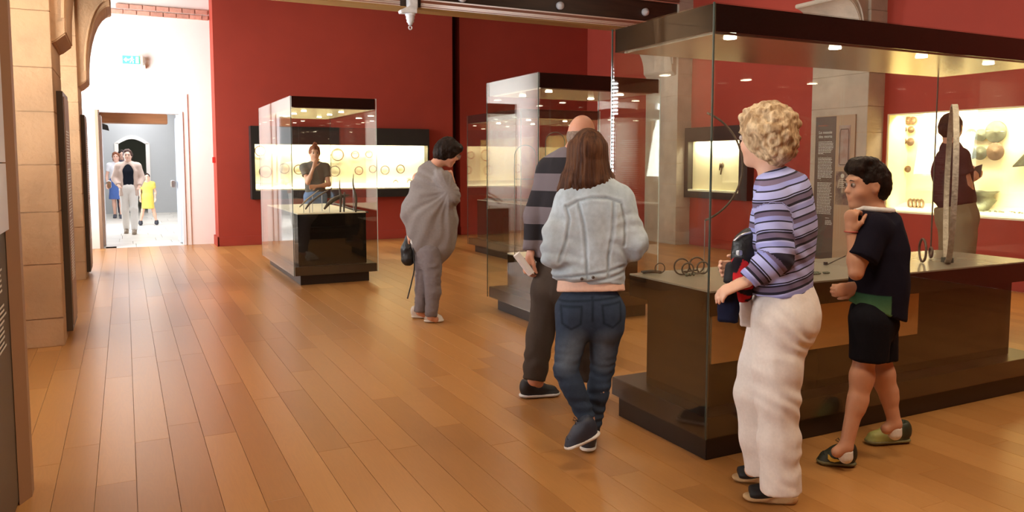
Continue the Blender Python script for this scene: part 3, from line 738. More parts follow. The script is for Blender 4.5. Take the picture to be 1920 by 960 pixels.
# middle case: arched wire stands
for i, (px, pyt, wpx, lb) in enumerate(((985, 272, 20, 'thin arched wire stand, left one in the middle case'), (1041, 248, 18, 'taller arched wire stand beside the bald man'))):
    D_ = 6.9; z0 = .552
    ct = gd(px, pyt, D_); w_ = wpx/FOC*D_
    base = (ct[0], ct[1])
    r3 = Vector(RV)
    pts = [Vector((ct[0],ct[1],z0)) - r3*w_, Vector((ct[0],ct[1],ct[2]-w_)) - r3*w_]
    pts += [Vector((ct[0],ct[1],ct[2]-w_)) + (-r3*math.cos(a)+Vector((0,0,1))*math.sin(a))*w_ for a in np.linspace(.2, PI, 10)]
    pts += [Vector((ct[0],ct[1],z0)) + r3*w_] if i == 0 else [Vector((ct[0],ct[1],ct[2]-w_*1.6)) + r3*w_]
    t = empty('wire_stand', (ct[0],ct[1],z0), lb, 'stand')
    B().tube(pts, .004, 6).build('wire', M['iron'], t, smooth=True)
    zc = gd(px, 336, D_)[2]
    if i == 0: B().tube([Vector((ct[0],ct[1],zc))-r3*w_, Vector((ct[0],ct[1],zc))+r3*w_], .003, 6).build('crossbar', M['iron'], t)
# helmet-like dark object and small pots in cases B and D
c = (5.25, 10.9, .83)
o = B().prism([(5.05,11.15,.832),(5.45,10.2,.832),(5.5,10.25,.85),(5.1,11.2,.85)], (.16,.02,.0)).build('iron_plate', M['iron'], None, bevel=.004, loc=(5.1,10.9,.83))
tag(o, 'flat dark iron plate lying on the farthest case pedestal', 'plate')

# ---- information panels
def text_rows(name, parent, origin, dirw, n, width, z0, z1, m, seed, nrm, gaps=()):
    """rows of illegible print as thin raised bars"""
    rg = random.Random(seed); b = B(); dz = (z0-z1)/n; dirw = Vector(dirw); nrm = Vector(nrm)
    for i in range(n):
        if i in gaps: continue
        z = z0-dz*(i+.5); x = 0
        full = width*(rg.uniform(.86,1) if (i+1) not in gaps else rg.uniform(.2,.6))
        while x < full-.01:
            wl = rg.uniform(.014,.05); wl = min(wl, full-x)
            p = Vector(origin)+dirw*x; p.z = z
            b.prism([p-Vector((0,0,dz*.2)), p+dirw*wl-Vector((0,0,dz*.2)), p+dirw*wl+Vector((0,0,dz*.2)), p+Vector((0,0,dz*.2))], nrm*.0008)
            x += wl+.006
    o = b.build(name, m, parent); o['kind'] = 'stuff'; return o
def text_obj(name, s, loc, size, m, parent, rot, bold=False):
    cu = bpy.data.curves.new(name, 'FONT'); cu.body = s; cu.size = size; cu.extrude = .0005
    tmp = bpy.data.objects.new('tmp', cu); COL.objects.link(tmp)
    dg = bpy.context.evaluated_depsgraph_get(); me = bpy.data.meshes.new_from_object(tmp.evaluated_get(dg)); bpy.data.objects.remove(tmp)
    me.materials.clear(); me.materials.append(m)
    o = link(name, me, parent); off = Vector((0,0,0)); q = parent
    while q is not None: off += Vector(q.location); q = q.parent
    o.location = Vector(loc)-off; o.rotation_euler = rot; return o
# text panel on the right pier (facing the room)
t = empty('information_board', (8.42, 7.35, .1), 'tall brown text panel with a skeleton photograph on the right stone pier', 'information panel')
PX = 8.43
B().box(PX, 8.446, 7.02, 7.66, .10, 2.035).build('board', M['board_tan'], t)
B().box(PX-.003, PX, 7.32, 7.655, .11, 2.025).build('dark_column', M['board_dark'], t)
text_obj('subject_line', 'Introduction', (PX-.0045, 7.61, 1.90), .03, M['ink_red'], t, (PI/2, 0, -PI/2))
text_obj('title', 'Le monde\ndes morts', (PX-.0045, 7.60, 1.80), .055, M['ink_white'], t, (PI/2, 0, -PI/2))
text_rows('text_lines', t, (PX-.003, 7.60, 0), (0,-1,0), 50, .25, 1.70, .72, M['ink_white'], 4, (-1,0,0), (9,10,26,27))
text_rows('caption_lines', t, (PX-.003, 7.45, 0), (0,-1,0), 6, .12, .68, .58, M['ink_white'], 6, (-1,0,0), (1,))
B().box(PX-.003, PX, 7.09, 7.27, 1.36, 1.90).build('grave_plan', mat('grave_plan_print', (.36,.27,.22), .5, col2=(.30,.18,.13), vscale=18), t)
b = B(); pts = [(PX-.005,7.11+.14*u,1.40+.45*v) for u, v in ((0,.0),(0,.9),(.1,1),(.9,1),(1,.9),(1,0),(.9,-.03),(.1,-.03))]; b.tube(pts, .004, 4, closed=True)
b.build('grave_outline', M['board_dark'], t)
B().box(PX-.003, PX, 7.04, 7.30, .86, 1.30).build('skeleton_photo', mat('burial_photo', (.26,.17,.11), .5, col2=(.07,.04,.03), vscale=22), t)
b = B(); b.lathe([(0,-.003),(.028,-.002),(.03,0)], (PX-.004, 7.19, 1.24), (1,0,0), 12)
for q in range(5): b.tube([(PX-.005,7.145,1.185-q*.025),(PX-.005,7.19,1.195-q*.025),(PX-.005,7.235,1.185-q*.025)], .005, 4)
b.tube([(PX-.005,7.14,1.19),(PX-.005,7.12,1.08)], .006, 4); b.tube([(PX-.005,7.24,1.19),(PX-.005,7.26,1.08)], .006, 4); b.tube([(PX-.005,7.19,1.2),(PX-.005,7.19,1.02)], .006, 4)
b.build('skeleton_print', mat('bone_print', (.62,.55,.45), .5), t)
# panels on the left piers
for i, (ya_, yb_, zt_, lb) in enumerate(((7.12, 7.74, 1.98, 'tall dark text board on the nearest full left pier'), (10.90, 11.5, 2.0, 'tall dark text board on the farther left pier'))):
    t = empty('information_board', (-.45, ya_, .05), lb, 'information panel')
    B().box(-.46, -.415, ya_, yb_, .06, zt_).build('board', M['board_dark'], t, bevel=.002)
    B().box(-.4148, -.410, ya_+.06, yb_-.03, .10, zt_-.04).build('printed_face', M['board_brown'], t)
    text_rows('text_lines', t, (-.4098, ya_+.12, 0), (0,1,0), 52, .36, zt_-.3, .45, M['ink_white'], 30+i, (1,0,0), (12,30))
t = empty('information_board', (-.45, 3.6, .02), 'dark board with lavender upper plate at the left picture edge', 'information panel')
B().box(-.455, -.44, 2.6, 3.86, .02, 2.1).build('board', M['board_dark'], t)
B().prism([(-.438,3.70,.0),(-.40,3.78,.0),(-.40,3.86,.0),(-.438,3.86,.0)], (0,0,2.1)).build('side_strip', M['board_brown'], t)
B().box(-.437, -.425, 2.6, 3.70, 1.15, 1.415).build('lavender_plate', M['lav'], t)
B().box(-.437, -.425, 2.6, 3.70, 1.42, 2.1).build('lavender_plate', M['lav'], t)
text_rows('text_lines', t, (-.4365, 2.9, 0), (0,1,0), 16, .7, 1.02, .7, M['ink_white'], 44, (1,0,0), (6,))
# ---- exit sign on the white wall
c0_, c1_ = gy(229, 104, 14.3), gy(262, 121, 14.3)
t = empty('exit_sign', (c0_[0], 14.4, c0_[2]), 'small green and white exit sign above the doorway', 'sign')
sx0, sx1, sz1, sz0 = c0_[0], c1_[0], c0_[2], c1_[2]
B().box(sx0, sx1, 14.27, 14.30, sz0, sz1).build('green_face', M['exit'], t, bevel=.004)
B().box(sx1-.02, sx1+.05, 14.28, 14.36, sz0, sz1+.012).build('housing', M['beige_plastic'], t, bevel=.004)
B().box(sx1+.03, sx1+.09, 14.33, 14.40, sz0-.06, sz0+.005).build('wall_mount', M['beige_plastic'], t, bevel=.008)
W_ = sx1-sx0; zc = (sz0+sz1)/2; hh = (sz1-sz0)/2
B().prism([(sx0+.02,14.266,zc),(sx0+.06,14.266,zc+hh*.6),(sx0+.06,14.266,zc+hh*.2),(sx0+.10,14.266,zc+hh*.2),(sx0+.10,14.266,zc-hh*.2),(sx0+.06,14.266,zc-hh*.2),(sx0+.06,14.266,zc-hh*.6)], (0,.004,0)).build('arrow', M['exit_white'], t)
xm = sx0+W_*.56
b = B(); b.lathe([(.014,0),(.014,.004)], (xm,14.266,zc+hh*.6), (0,1,0), 10)
b.tube([(xm,14.267,zc+hh*.4),(xm-.008,14.267,zc-.01)], .010, 5); b.tube([(xm-.006,14.267,zc),(xm-.03,14.267,zc-hh*.75)], .007, 5); b.tube([(xm-.006,14.267,zc),(xm+.02,14.267,zc-hh*.4),(xm+.012,14.267,zc-hh*.8)], .007, 5); b.tube([(xm-.035,14.267,zc+.01),(xm,14.267,zc+hh*.35),(xm+.03,14.267,zc+.005)], .006, 5)
b.build('running_figure', M['exit_white'], t)
B().box(sx0+W_*.78, sx0+W_*.94, 14.266, 14.27, zc-hh*.75, zc+hh*.75).build('door_symbol', M['exit_white'], t)
# fire call point on the red return
c = gy(396, 300, 14.1)
t = empty('call_point', (1.36, 14.1, c[2]), 'small red fire call point on the edge of the red wall', 'alarm')
B().box(1.345, 1.39, 14.06, 14.15, c[2]-.05, c[2]+.05).build('housing', M['red_small'], t, bevel=.005)
# ================================================================== FIGURES (smooth blended surfaces, one mesh per body or garment)
def V(*a): return np.array(a, float)
def nrm(v): v = np.array(v, float); return v/np.linalg.norm(v)
UP = V(0,0,1); FW = nrm([FV[0], FV[1], 0]); RT = V(*RV)
class SDF:
    def __init__(s, h): s.h = h; s.ops = []
    def cone(s, a, b, ra, rb, k=.02, n=None, fl=1.0, op='+', cap=(0,0)):
        a = np.array(a, float); b = np.array(b, float)
        if np.linalg.norm(b-a) < 1e-5: b = b+V(0,0,1e-4)
        if n is None: n = V(0,0,1); fl = 1.0
        n = nrm(n); q = 1/fl-1
        b2 = b+n*(n@(b-a))*q; ba = b2-a; L2 = ba@ba; L = math.sqrt(L2); rm = max(ra, rb)
        lo = np.minimum(a, b)-rm; hi = np.maximum(a, b)+rm
        def f(X, Y, Z):
            x, y, z = X-a[0], Y-a[1], Z-a[2]
            if q:
                w = (n[0]*x+n[1]*y+n[2]*z)*q
                x, y, z = x+n[0]*w, y+n[1]*w, z+n[2]*w
            t0 = (x*ba[0]+y*ba[1]+z*ba[2])/L2
            t = np.clip(t0, 0, 1)
            d = np.sqrt((x-t*ba[0])**2+(y-t*ba[1])**2+(z-t*ba[2])**2)-(ra+(rb-ra)*t)
            if cap[0]: d = np.maximum(d, -t0*L)
            if cap[1]: d = np.maximum(d, (t0-1)*L)
            return d
        s.ops.append((f, lo, hi, k, op)); return s
    def chain(s, pts, k=.02, n=None, fl=1.0, cap=(0,0)):
        """pts: (point, radius)"""
        for i in range(len(pts)-1):
            s.cone(pts[i][0], pts[i+1][0], pts[i][1], pts[i+1][1], k, n, fl, cap=(cap[0] if i == 0 else 0, cap[1] if i == len(pts)-2 else 0))
        return s
    def ell(s, c, r, ax=None, k=.02, op='+'):
        c = np.array(c, float); A = np.eye(3) if ax is None else np.array([nrm(v) for v in ax]); rm = max(r)
        def f(X, Y, Z):
            x, y, z = X-c[0], Y-c[1], Z-c[2]; k0 = 0; k1 = 0
            for i in range(3):
                q = (A[i,0]*x+A[i,1]*y+A[i,2]*z)/r[i]; k0 = k0+q*q; k1 = k1+(q/r[i])**2
            k0 = np.sqrt(k0); return k0*(k0-1)/np.sqrt(k1+1e-9)
        s.ops.append((f, c-rm, c+rm, k, op)); return s
    def cut(s, o, n, lo=None, hi=None):
        """remove what lies beyond plane (o, n), optionally only inside a box"""
        o = np.array(o, float); n = nrm(n)
        def f(X, Y, Z): return -((X-o[0])*n[0]+(Y-o[1])*n[1]+(Z-o[2])*n[2])
        s.ops.append((f, lo, hi, 0, 'c')); return s
    def mesh(s):
        h = s.h; P = [o for o in s.ops if o[4] == '+']
        lo = np.min([o[1] for o in P], 0)-3*h-.01; hi = np.max([o[2] for o in P], 0)+3*h+.01
        dims = np.ceil((hi-lo)/h).astype(int)+1
        g = np.full(dims, 9.0, np.float32)
        ax = [lo[i]+h*np.arange(dims[i]) for i in range(3)]
        for f, l, u, k, op in s.ops:
            if l is None: i0 = np.zeros(3, int); i1 = dims
            else:
                m = k+2.5*h if op != 'c' else 0
                i0 = np.clip(np.floor((l-m-lo)/h).astype(int), 0, dims-1); i1 = np.clip(np.ceil((u+m-lo)/h).astype(int)+1, 1, dims)
            sl = tuple(slice(i0[i], i1[i]) for i in range(3))
            X = ax[0][sl[0]][:,None,None]; Y = ax[1][sl[1]][None,:,None]; Z = ax[2][sl[2]][None,None,:]
            d = f(X, Y, Z); cur = g[sl]
            if op == '+':
                if k > 0: hh = np.maximum(k-np.abs(cur-d), 0)/k; g[sl] = np.minimum(cur, d)-hh*hh*k*.25
                else: g[sl] = np.minimum(cur, d)
            elif op == '-':
                d = -d
                if k > 0: hh = np.maximum(k-np.abs(cur-d), 0)/k; g[sl] = np.maximum(cur, d)+hh*hh*k*.25
                else: g[sl] = np.maximum(cur, d)
            else: g[sl] = np.maximum(cur, -d)
        return surface_nets(g, lo, h)
def surface_nets(g, lo, h):
    ins = g < 0; nx, ny, nz = g.shape
    c = np.zeros((nx-1, ny-1, nz-1), np.int8)
    for i in (0,1):
        for j in (0,1):
            for k in (0,1): c += ins[i:nx-1+i, j:ny-1+j, k:nz-1+k]
    I, J, K = np.nonzero((c > 0) & (c < 8)); n = len(I)
    idm = np.full((nx-1, ny-1, nz-1), -1, np.int32); idm[I,J,K] = np.arange(n)
    cor = [(i,j,k) for i in (0,1) for j in (0,1) for k in (0,1)]
    vals = [g[I+a, J+b, K+c_] for a, b, c_ in cor]
    pos = np.zeros((n,3)); cnt = np.zeros(n)
    for a in range(8):
        for b in range(a+1, 8):
            ca, cb = np.array(cor[a]), np.array(cor[b])
            if np.abs(ca-cb).sum() != 1: continue
            m = (vals[a] < 0) != (vals[b] < 0); t = vals[a][m]/(vals[a][m]-vals[b][m])
            pos[m] += ca+t[:,None]*(cb-ca); cnt[m] += 1
    pos = (pos/cnt[:,None]+np.stack([I,J,K],1))*h+lo
    quads = []
    for axis in range(3):
        sl0 = [slice(None)]*3; sl1 = [slice(None)]*3; sl0[axis] = slice(0,-1); sl1[axis] = slice(1,None)
        a = ins[tuple(sl0)]; b = ins[tuple(sl1)]; e = np.argwhere(a != b)
        o1, o2 = [q for q in range(3) if q != axis]
        e = e[(e[:,o1] > 0) & (e[:,o2] > 0) & (e[:,o1] < g.shape[o1]-1) & (e[:,o2] < g.shape[o2]-1)]
        q = []
        for d1, d2 in ((-1,-1),(0,-1),(0,0),(-1,0)):
            x = e.copy(); x[:,o1] += d1; x[:,o2] += d2; q.append(idm[x[:,0],x[:,1],x[:,2]])
        q = np.stack(q, 1); flip = a[tuple(e.T)]
        if axis == 1: flip = ~flip
        q[~flip] = q[~flip][:,::-1]; quads.append(q)
    return pos, np.concatenate(quads)
def vnoise(P, seed=0):
    P = np.asarray(P); i = np.floor(P).astype(np.int64); f = P-i; f = f*f*(3-2*f); r = 0
    for a in (0,1):
        for b in (0,1):
            for c in (0,1):
                hsh = ((i[:,0]+a)*73856093 ^ (i[:,1]+b)*19349663 ^ (i[:,2]+c)*83492791 ^ seed*2654435761) & 0x7fffffff
                hsh = (hsh*1103515245+12345) & 0x7fffffff; hsh = ((hsh >> 13) ^ hsh)*60493 & 0x7fffffff
                v = (hsh % 100003)/100003.0
                r = r+v*(f[:,0] if a else 1-f[:,0])*(f[:,1] if b else 1-f[:,1])*(f[:,2] if c else 1-f[:,2])
    return r*2-1
def fbm(P, seed=0, n=3): return sum(vnoise(P*2**i, seed+i)/2**i for i in range(n))
def vnormals(v, q):
    n = np.zeros_like(v); fn = np.cross(v[q[:,2]]-v[q[:,0]], v[q[:,3]]-v[q[:,1]])
    for i in range(4): np.add.at(n, q[:,i], fn)
    return n/(np.linalg.norm(n, axis=1)[:,None]+1e-12)
def skin_mesh(name, F, m, parent, disp=None, attrs=None, cols=None, label=None, smooth=1):
    v, q = F.mesh()
    for _ in range(smooth):      # light relaxation
        acc = np.zeros_like(v); cnt = np.zeros(len(v))
        for a, b in ((0,1),(1,2),(2,3),(3,0)):
            np.add.at(acc, q[:,a], v[q[:,b]]); np.add.at(cnt, q[:,a], 1)
        v = .5*v+.5*acc/np.maximum(cnt,1)[:,None]
    if disp is not None: v = v+vnormals(v, q)*disp(v)[:,None]
    me = bpy.data.meshes.new(name); me.vertices.add(len(v)); me.loops.add(q.size); me.polygons.add(len(q))
    off = np.array(parent.location) if parent is not None else V(0,0,0)
    pp = parent.parent if parent is not None else None
    while pp is not None: off = off+np.array(pp.location); pp = pp.parent
    me.vertices.foreach_set('co', (v-off).astype(np.float32).ravel()); me.loops.foreach_set('vertex_index', q.astype(np.int32).ravel())
    me.polygons.foreach_set('loop_start', np.arange(0, q.size, 4, dtype=np.int32)); me.polygons.foreach_set('loop_total', np.full(len(q), 4, np.int32))
    me.polygons.foreach_set('use_smooth', np.ones(len(q), bool)); me.update(); me.validate()
    if attrs:
        for k, f in attrs.items(): me.attributes.new(k, 'FLOAT', 'POINT').data.foreach_set('value', f(v).astype(np.float32))
    if cols is not None:
        c = np.ones((len(v),4), np.float32); c[:,:3] = cols(v); me.attributes.new('Col', 'FLOAT_COLOR', 'POINT').data.foreach_set('color', c.ravel())
    me.materials.append(m)
    o = link(name, me, parent)
    if label: o['label'] = label
    return o
def segdist(P, a, b):
    a = np.array(a); b = np.array(b); ba = b-a; t = np.clip(((P-a)@ba)/(ba@ba), 0, 1); return np.linalg.norm(P-a-t[:,None]*ba, axis=1), t

def add_head(F, c, f, u, s, neck, rn=.052, ears=True):
    f = nrm(f); u = nrm(u-f*(u@f)); r = np.cross(f, u); A = [r, f, u]
    at_ = lambda x, y, z: c+(r*x+f*y+u*z)*s
    F.ell(at_(0,-.008,.022), (.076*s,.095*s,.100*s), A, .02)
    F.ell(at_(0,.022,-.040), (.057*s,.066*s,.074*s), A, .03)
    F.ell(at_(0,.060,-.094), (.024*s,.022*s,.020*s), A, .03)
    F.ell(at_(.036,.052,-.03), (.024*s,.026*s,.024*s), A, .02); F.ell(at_(-.036,.052,-.03), (.024*s,.026*s,.024*s), A, .02)
    F.ell(at_(0,.078,.034), (.045*s,.014*s,.014*s), A, .02)
    for x in (-.031,.031): F.ell(at_(x,.098,.010), (.016*s,.014*s,.011*s), A, .012, '-')
    F.cone(at_(0,.083,.010), at_(0,.102,-.020), .008*s, .0095*s, .010)
    F.ell(at_(0,.093,-.022), (.015*s,.010*s,.008*s), A, .008)
    F.ell(at_(0,.083,-.050), (.023*s,.010*s,.006*s), A, .006); F.ell(at_(0,.081,-.062), (.020*s,.010*s,.007*s), A, .006)
    F.cone(at_(-.022,.094,-.056), at_(.022,.094,-.056), .0028*s, .0028*s, .004, op='-')
    if ears:
        for x in (-1,1):
            F.ell(at_(x*.076,-.008,.0), (.010*s,.019*s,.031*s), [r, nrm(f*.95+u*.2), nrm(u*.95-f*.25)], .006)
            F.ell(at_(x*.086,-.002,.004), (.007*s,.010*s,.018*s), A, .004, '-')
    F.chain([(at_(0,-.022,-.04), rn*1.0), (neck, rn*1.12)], .03)
    return at_
def add_hand(F, w, d, pn, L, curl, thumb, k=.005, fist=0.0):
    """w wrist, d direction, pn palm normal (the side the fingers curl to), thumb = +-1 across side"""
    d = nrm(d); pn = nrm(pn-d*(pn@d)); ac = np.cross(d, pn)*thumb; s = L/.18
    kn = w+d*.095*s
    F.cone(w, w+d*.03*s, .026*s, .030*s, .012, pn, .72); F.cone(w+d*.02*s, kn-d*.012*s, .034*s, .041*s, .012, pn, .40)
    for i, (o, l) in enumerate(((.029,.072),(.0100,.080),(-.010,.074),(-.028,.058))):
        p = kn+ac*o*s-d*.006*s; dd = d+ac*o*1.2; a = 0; r = (.0098,.0102,.0096,.0084)[i]*s
        for j, (q, cu) in enumerate(((.46,.8),(.30,1.1),(.24,.7))):
            a += curl*cu; v = nrm(nrm(dd)*math.cos(a)+pn*math.sin(a)); p2 = p+v*l*q*s
            F.cone(p, p2, r*(1-.08*j), r*(.93-.08*j), k); p = p2
    p = w+d*.022*s+ac*.026*s; v = nrm(d*.75+ac*.62+pn*.35); p2 = p+v*.042*s; F.cone(p, p2, .0155*s, .012*s, .012)
    v = nrm(d*.92+ac*.12+pn*(.35+.3*curl)); p3 = p2+v*.030*s; F.cone(p2, p3, .0115*s, .0100*s, k); F.cone(p3, p3+nrm(v+pn*.2)*.022*s, .0100*s, .0085*s, k)
SKIN_COLS = {}
def skin_mat(name, col):
    m = mat(name, col, .5, attr='Col', var=.03, vscale=30, bump=.04, bscale=200)
    P = m.node_tree.nodes['Principled BSDF']; P.inputs['Subsurface Weight'].default_value = .12; P.inputs['Subsurface Radius'].default_value = (.02,.008,.004); P.inputs['Subsurface Scale'].default_value = .3
    return m
M['skin'] = skin_mat('skin', (.7,.4,.28))
M['fabric'] = mat('woven_fabric', attr='Col', spec=.12, rough=.9, var=.05, vscale=90, bump=.12, bscale=350)
M['knit'] = mat('wool_knit', attr='Col', spec=.1, rough=.95, var=.07, vscale=60, bump=.3, bscale=260)
M['denim'] = mat('denim', attr='Col', spec=.1, rough=.9, var=.10, vscale=45, bump=.25, bscale=300)
M['shoe'] = mat('shoe_leather', attr='Col', rough=.55, var=.05)
M['sole'] = mat('shoe_sole', attr='Col', rough=.7)
M['eye'] = mat('eye', attr='Col', rough=.1)
def hair_mat(name, c1, c2, sx=60, sz=6):
    m = mat(name, c1, .55, spec=.15, var=.25, vscale=1.0, stretch=(sx,sx,sz), col2=c2, bump=.9, bscale=1.0)
    return m
M['hair_dark'] = hair_mat('dark_brown_hair', (.012,.006,.004), (.020,.010,.007))
M['hair_auburn'] = hair_mat('brown_hair', (.055,.020,.010), (.11,.045,.020), 90, 5)
M['hair_blond'] = hair_mat('blonde_hair', (.36,.22,.11), (.66,.49,.30), 70, 25)
M['hair_grey'] = hair_mat('grey_hair', (.22,.15,.12), (.30,.22,.17), 80, 60)
M['hair_mid'] = hair_mat('wavy_brown_hair', (.05,.022,.015), (.09,.042,.028), 40, 20)
M['hair_red'] = hair_mat('chestnut_hair', (.16,.05,.02), (.28,.10,.05), 40, 20)
def const(c): return lambda v: np.tile(np.array(c, float), (len(v),1))
def garment(name, F, col, parent, m='fabric', fold=.006, fs=9, seed=0, stretch=(1,1,.5), label=None, extra=None, attrs=None):
    cf = col if callable(col) else const(col)
    def dsp(v):
        q = v*np.array(stretch)*fs
        d = fold*(1-np.abs(fbm(q, seed, 3))*2.0)*.5 if fold else np.zeros(len(v))
        return d+(extra(v) if extra else 0)
    return skin_mesh(name, F, M[m] if isinstance(m, str) else m, parent, dsp, attrs, cf, label)
def add_eyes(parent, at_, s, iris=(.05,.025,.012), brow=(.05,.025,.015)):
    for x in (-.031,.031):
        b = B(); b.lathe([(0,-.0115*s),(.0065*s,-.0095*s),(.011*s,-.004*s),(.0117*s,0),(.0105*s,.005*s),(.007*s,.0093*s),(0,.0117*s)], at_(x,.084,.010), tuple(at_(x,.1,.010)-at_(x,.084,.010)), 14)
        o = b.build('eye', M['eye'], parent, smooth=True); me = o.data
        ctr = np.array([p.co for p in me.vertices]); off = np.array(parent.location)
        d = np.linalg.norm(ctr+off-at_(x,.084+.0112,.010), axis=1)
        c = np.where((d < .0085*s)[:,None], np.array(iris), np.array([.42,.36,.33])); ca = np.ones((len(ctr),4), np.float32); ca[:,:3] = c
        me.attributes.new('Col', 'FLOAT_COLOR', 'POINT').data.foreach_set('color', ca.ravel())
        b = B(); b.tube([at_(x-.015*(1 if x>0 else -1),.094,.030), at_(x,.098,.034), at_(x+.016*(1 if x>0 else -1),.088,.030)], [.0018*s,.0030*s,.0016*s], 6)
        b.build('eyebrow', mat('eyebrow', brow, .8), parent, smooth=True)
def skin_cols(base, at_=None, s=1):
    base = np.array(base)
    def f(v):
        c = np.tile(base, (len(v),1))
        if at_ is not None:
            d = np.linalg.norm(v-at_(0,.086,-.056), axis=1); w = np.clip(1-d/(.021*s), 0, 1)[:,None]
            c = c*(1-w*.8)+np.array([base[0]*.85, base[1]*.45, base[2]*.45])*w*.8
            for x in (-1,1):
                d = np.linalg.norm(v-at_(x*.042,.06,-.03), axis=1); w = np.clip(1-d/(.035*s), 0, 1)[:,None]*.35
                c = c*(1-w)+base*np.array([1.05,.78,.75])*w
        return c
    return f
def shoe(parent, heel, toe, upcol, solecol, style='sneaker', w=.046, lift=0.0, extra_up=V(0,0,0), seed=1, lace=None):
    """heel/toe: points on the ground line of the sole"""
    heel = np.array(heel, float); toe = np.array(toe, float); d = toe-heel; L = np.linalg.norm(d); d = d/L
    lat = nrm(np.cross(d, UP)); up = np.cross(lat, d)
    h = .0055
    F = SDF(h)
    if style == 'wedge':
        F.chain([(heel+d*.032+up*.055, .034), (heel+d*.10+up*.040, .036), (toe-d*.075+up*.020, .042), (toe-d*.035+up*.016, .040)], .01, up, .25)
        F.cone(heel+d*.030+up*.024, toe-d*.11+up*.010, .031, .030, .01, lat, 1)
        F.cone(heel+d*.05+up*.01, toe-d*.04+up*.010, .030, .040, .01, up, .25)
        F.cut(heel+up*.001, -up)
        so = garment('sole', F, solecol, parent, 'sole', 0)
        F = SDF(h); F.cone(toe-d*.125+up*.054, toe-d*.050+up*.034, .045, .047, .01, up, .62); F.cone(toe-d*.15+up*.05, heel+d*.05+up*.075, .034, .030, .01, up, .55)
        F.cut(heel+d*.04+up*.022, -up); F.cut(toe-d*.022, d)
        return garment('shoe', F, upcol, parent, 'shoe', 0)
    F.chain([(heel+d*.040+up*.048, .036), (heel+d*.5*L+up*.044, .040), (toe-d*.048+up*.030, .034)], .02)
    F.chain([(heel+d*.045+up*.082, .040), (heel+d*.42*L+up*.062, .032)], .03)
    F.cone(heel+d*.05+up*.02, toe-d*.045+up*.02, w-.006, w-.003, .01, up, .5)
    F.cut(heel+up*.016, -up)
    F.ell(heel+d*.052+up*.132, (.030,.030,.034), None, .01, '-')
    u = garment('shoe', F, upcol, parent, 'shoe', 0)
    F = SDF(h); F.cone(heel+d*.042+up*.016, toe-d*.046+up*.016, w-.002, w+.002, .01, up, .36); F.cut(heel+up*.002, -up); F.cut(heel+up*.026, up)
    garment('sole', F, solecol, u, 'sole', 0)
    if lace is not None:
        b = B()
        for i in range(5):
            p = heel+d*(.42*L+i*.018)+up*(.100-.010*i)
            b.tube([p-lat*.022-up*.008, p, p+lat*.022-up*.008], .0028, 5)
        p = heel+d*.40*L+up*.105
        b.tube([p, p+lat*.02+up*.018+d*.01, p+lat*.03+up*.004+d*.02, p], .002, 5); b.tube([p, p-lat*.02+up*.016+d*.01, p-lat*.03+up*.0+d*.015], .002, 5)
        b.build('laces', mat('laces', lace, .8), u, smooth=True)
    return u
# ------------------------------------------------------------------ the visitors
def J(D0, spec):
    return {k: gd(v[0], v[1], D0+(v[2] if len(v) > 2 else 0)) for k, v in spec.items()}
def base_body(F, j, s, f, rs=None, legs=True, arms='LR', fl=.66):
    """torso, limbs of the body itself"""
    r = dict(sh=.050, ua=.040, el=.034, wr=.024, hip=.082, kn=.052, cf=.052, an=.034, chest=.135, waist=.115, pel=.145)
    if rs: r.update(rs)
    for k in r: r[k] *= s
    F.chain([(j['neck'], r['sh']*1.0), (j['chest'], r['chest']), (j['waist'], r['waist']), (j['pel'], r['pel'])], .05, f, fl)
    for S in 'LR':
        F.cone(j['neck']-UP*.02*s, j['s'+S], .045*s, r['sh'], .04)
        if S in arms:
            F.chain([(j['s'+S], r['sh']), (j['e'+S], r['el']), (j['w'+S], r['wr'])], .02)
            m_ = j['e'+S]*.7+j['w'+S]*.3; F.ell(m_, (r['el']*1.02,)*3, None, .03)
        if legs:
            F.chain([(j['h'+S], r['hip']), (j['k'+S], r['kn']), (j['a'+S], r['an'])], .03)
            cp = j['k'+S]*.68+j['a'+S]*.32-f*.014*s; F.cone(cp, cp*.85+j['a'+S]*.15, r['cf'], r['cf']*.9, .03)
            F.cone(j['a'+S], j['a'+S]+f*.05*s-UP*.03*s, r['an']*.95, r['an']*.9, .02)
def person(name, spot, label, group=None):
    return empty(name, (float(spot[0]), float(spot[1]), 0.0), label, 'person', group)

# ---------- 1. young woman in the denim jacket (seen from behind)
j = J(3.70, dict(head=(1101,291), neck=(1108,352), sL=(1068,380), sR=(1160,376), chest=(1112,425), waist=(1107,505), pel=(1106,566),
      eL=(1043,478,-.03), wL=(1062,452,.20), eR=(1187,462,-.03), wR=(1160,446,.22),
      hL=(1078,590), hR=(1137,590), kL=(1061,694,-.05), kR=(1129,690,.05), aL=(1101,786,-.08), aR=(1108,806,.03)))
f = nrm(FW+RT*.1)
P1 = person('person', gz(1105, 848), 'young woman with long brown hair in pale denim jacket and blue jeans')
F = SDF(.007); base_body(F, j, .95, f)
at1 = add_head(F, j['head'], nrm(FW-RT*.25), UP, .93, j['neck'])
add_hand(F, j['wL'], nrm(FW*.8+UP*.4+RT*.3), nrm(RT-UP*.2), .17, .45, 1); add_hand(F, j['wR'], nrm(FW*.8+UP*.3-RT*.3), nrm(-RT-UP*.2), .17, .45, -1)
skin_mesh('body', F, M['skin'], P1, cols=skin_cols((.62,.36,.25), at1))
add_eyes(P1, at1, .93)
F = SDF(.006)
F.ell(at1(0,-.018,.030), (.082,.100,.103), [RT, FW, UP], .02)
h0 = j['head']
rg = random.Random(4)
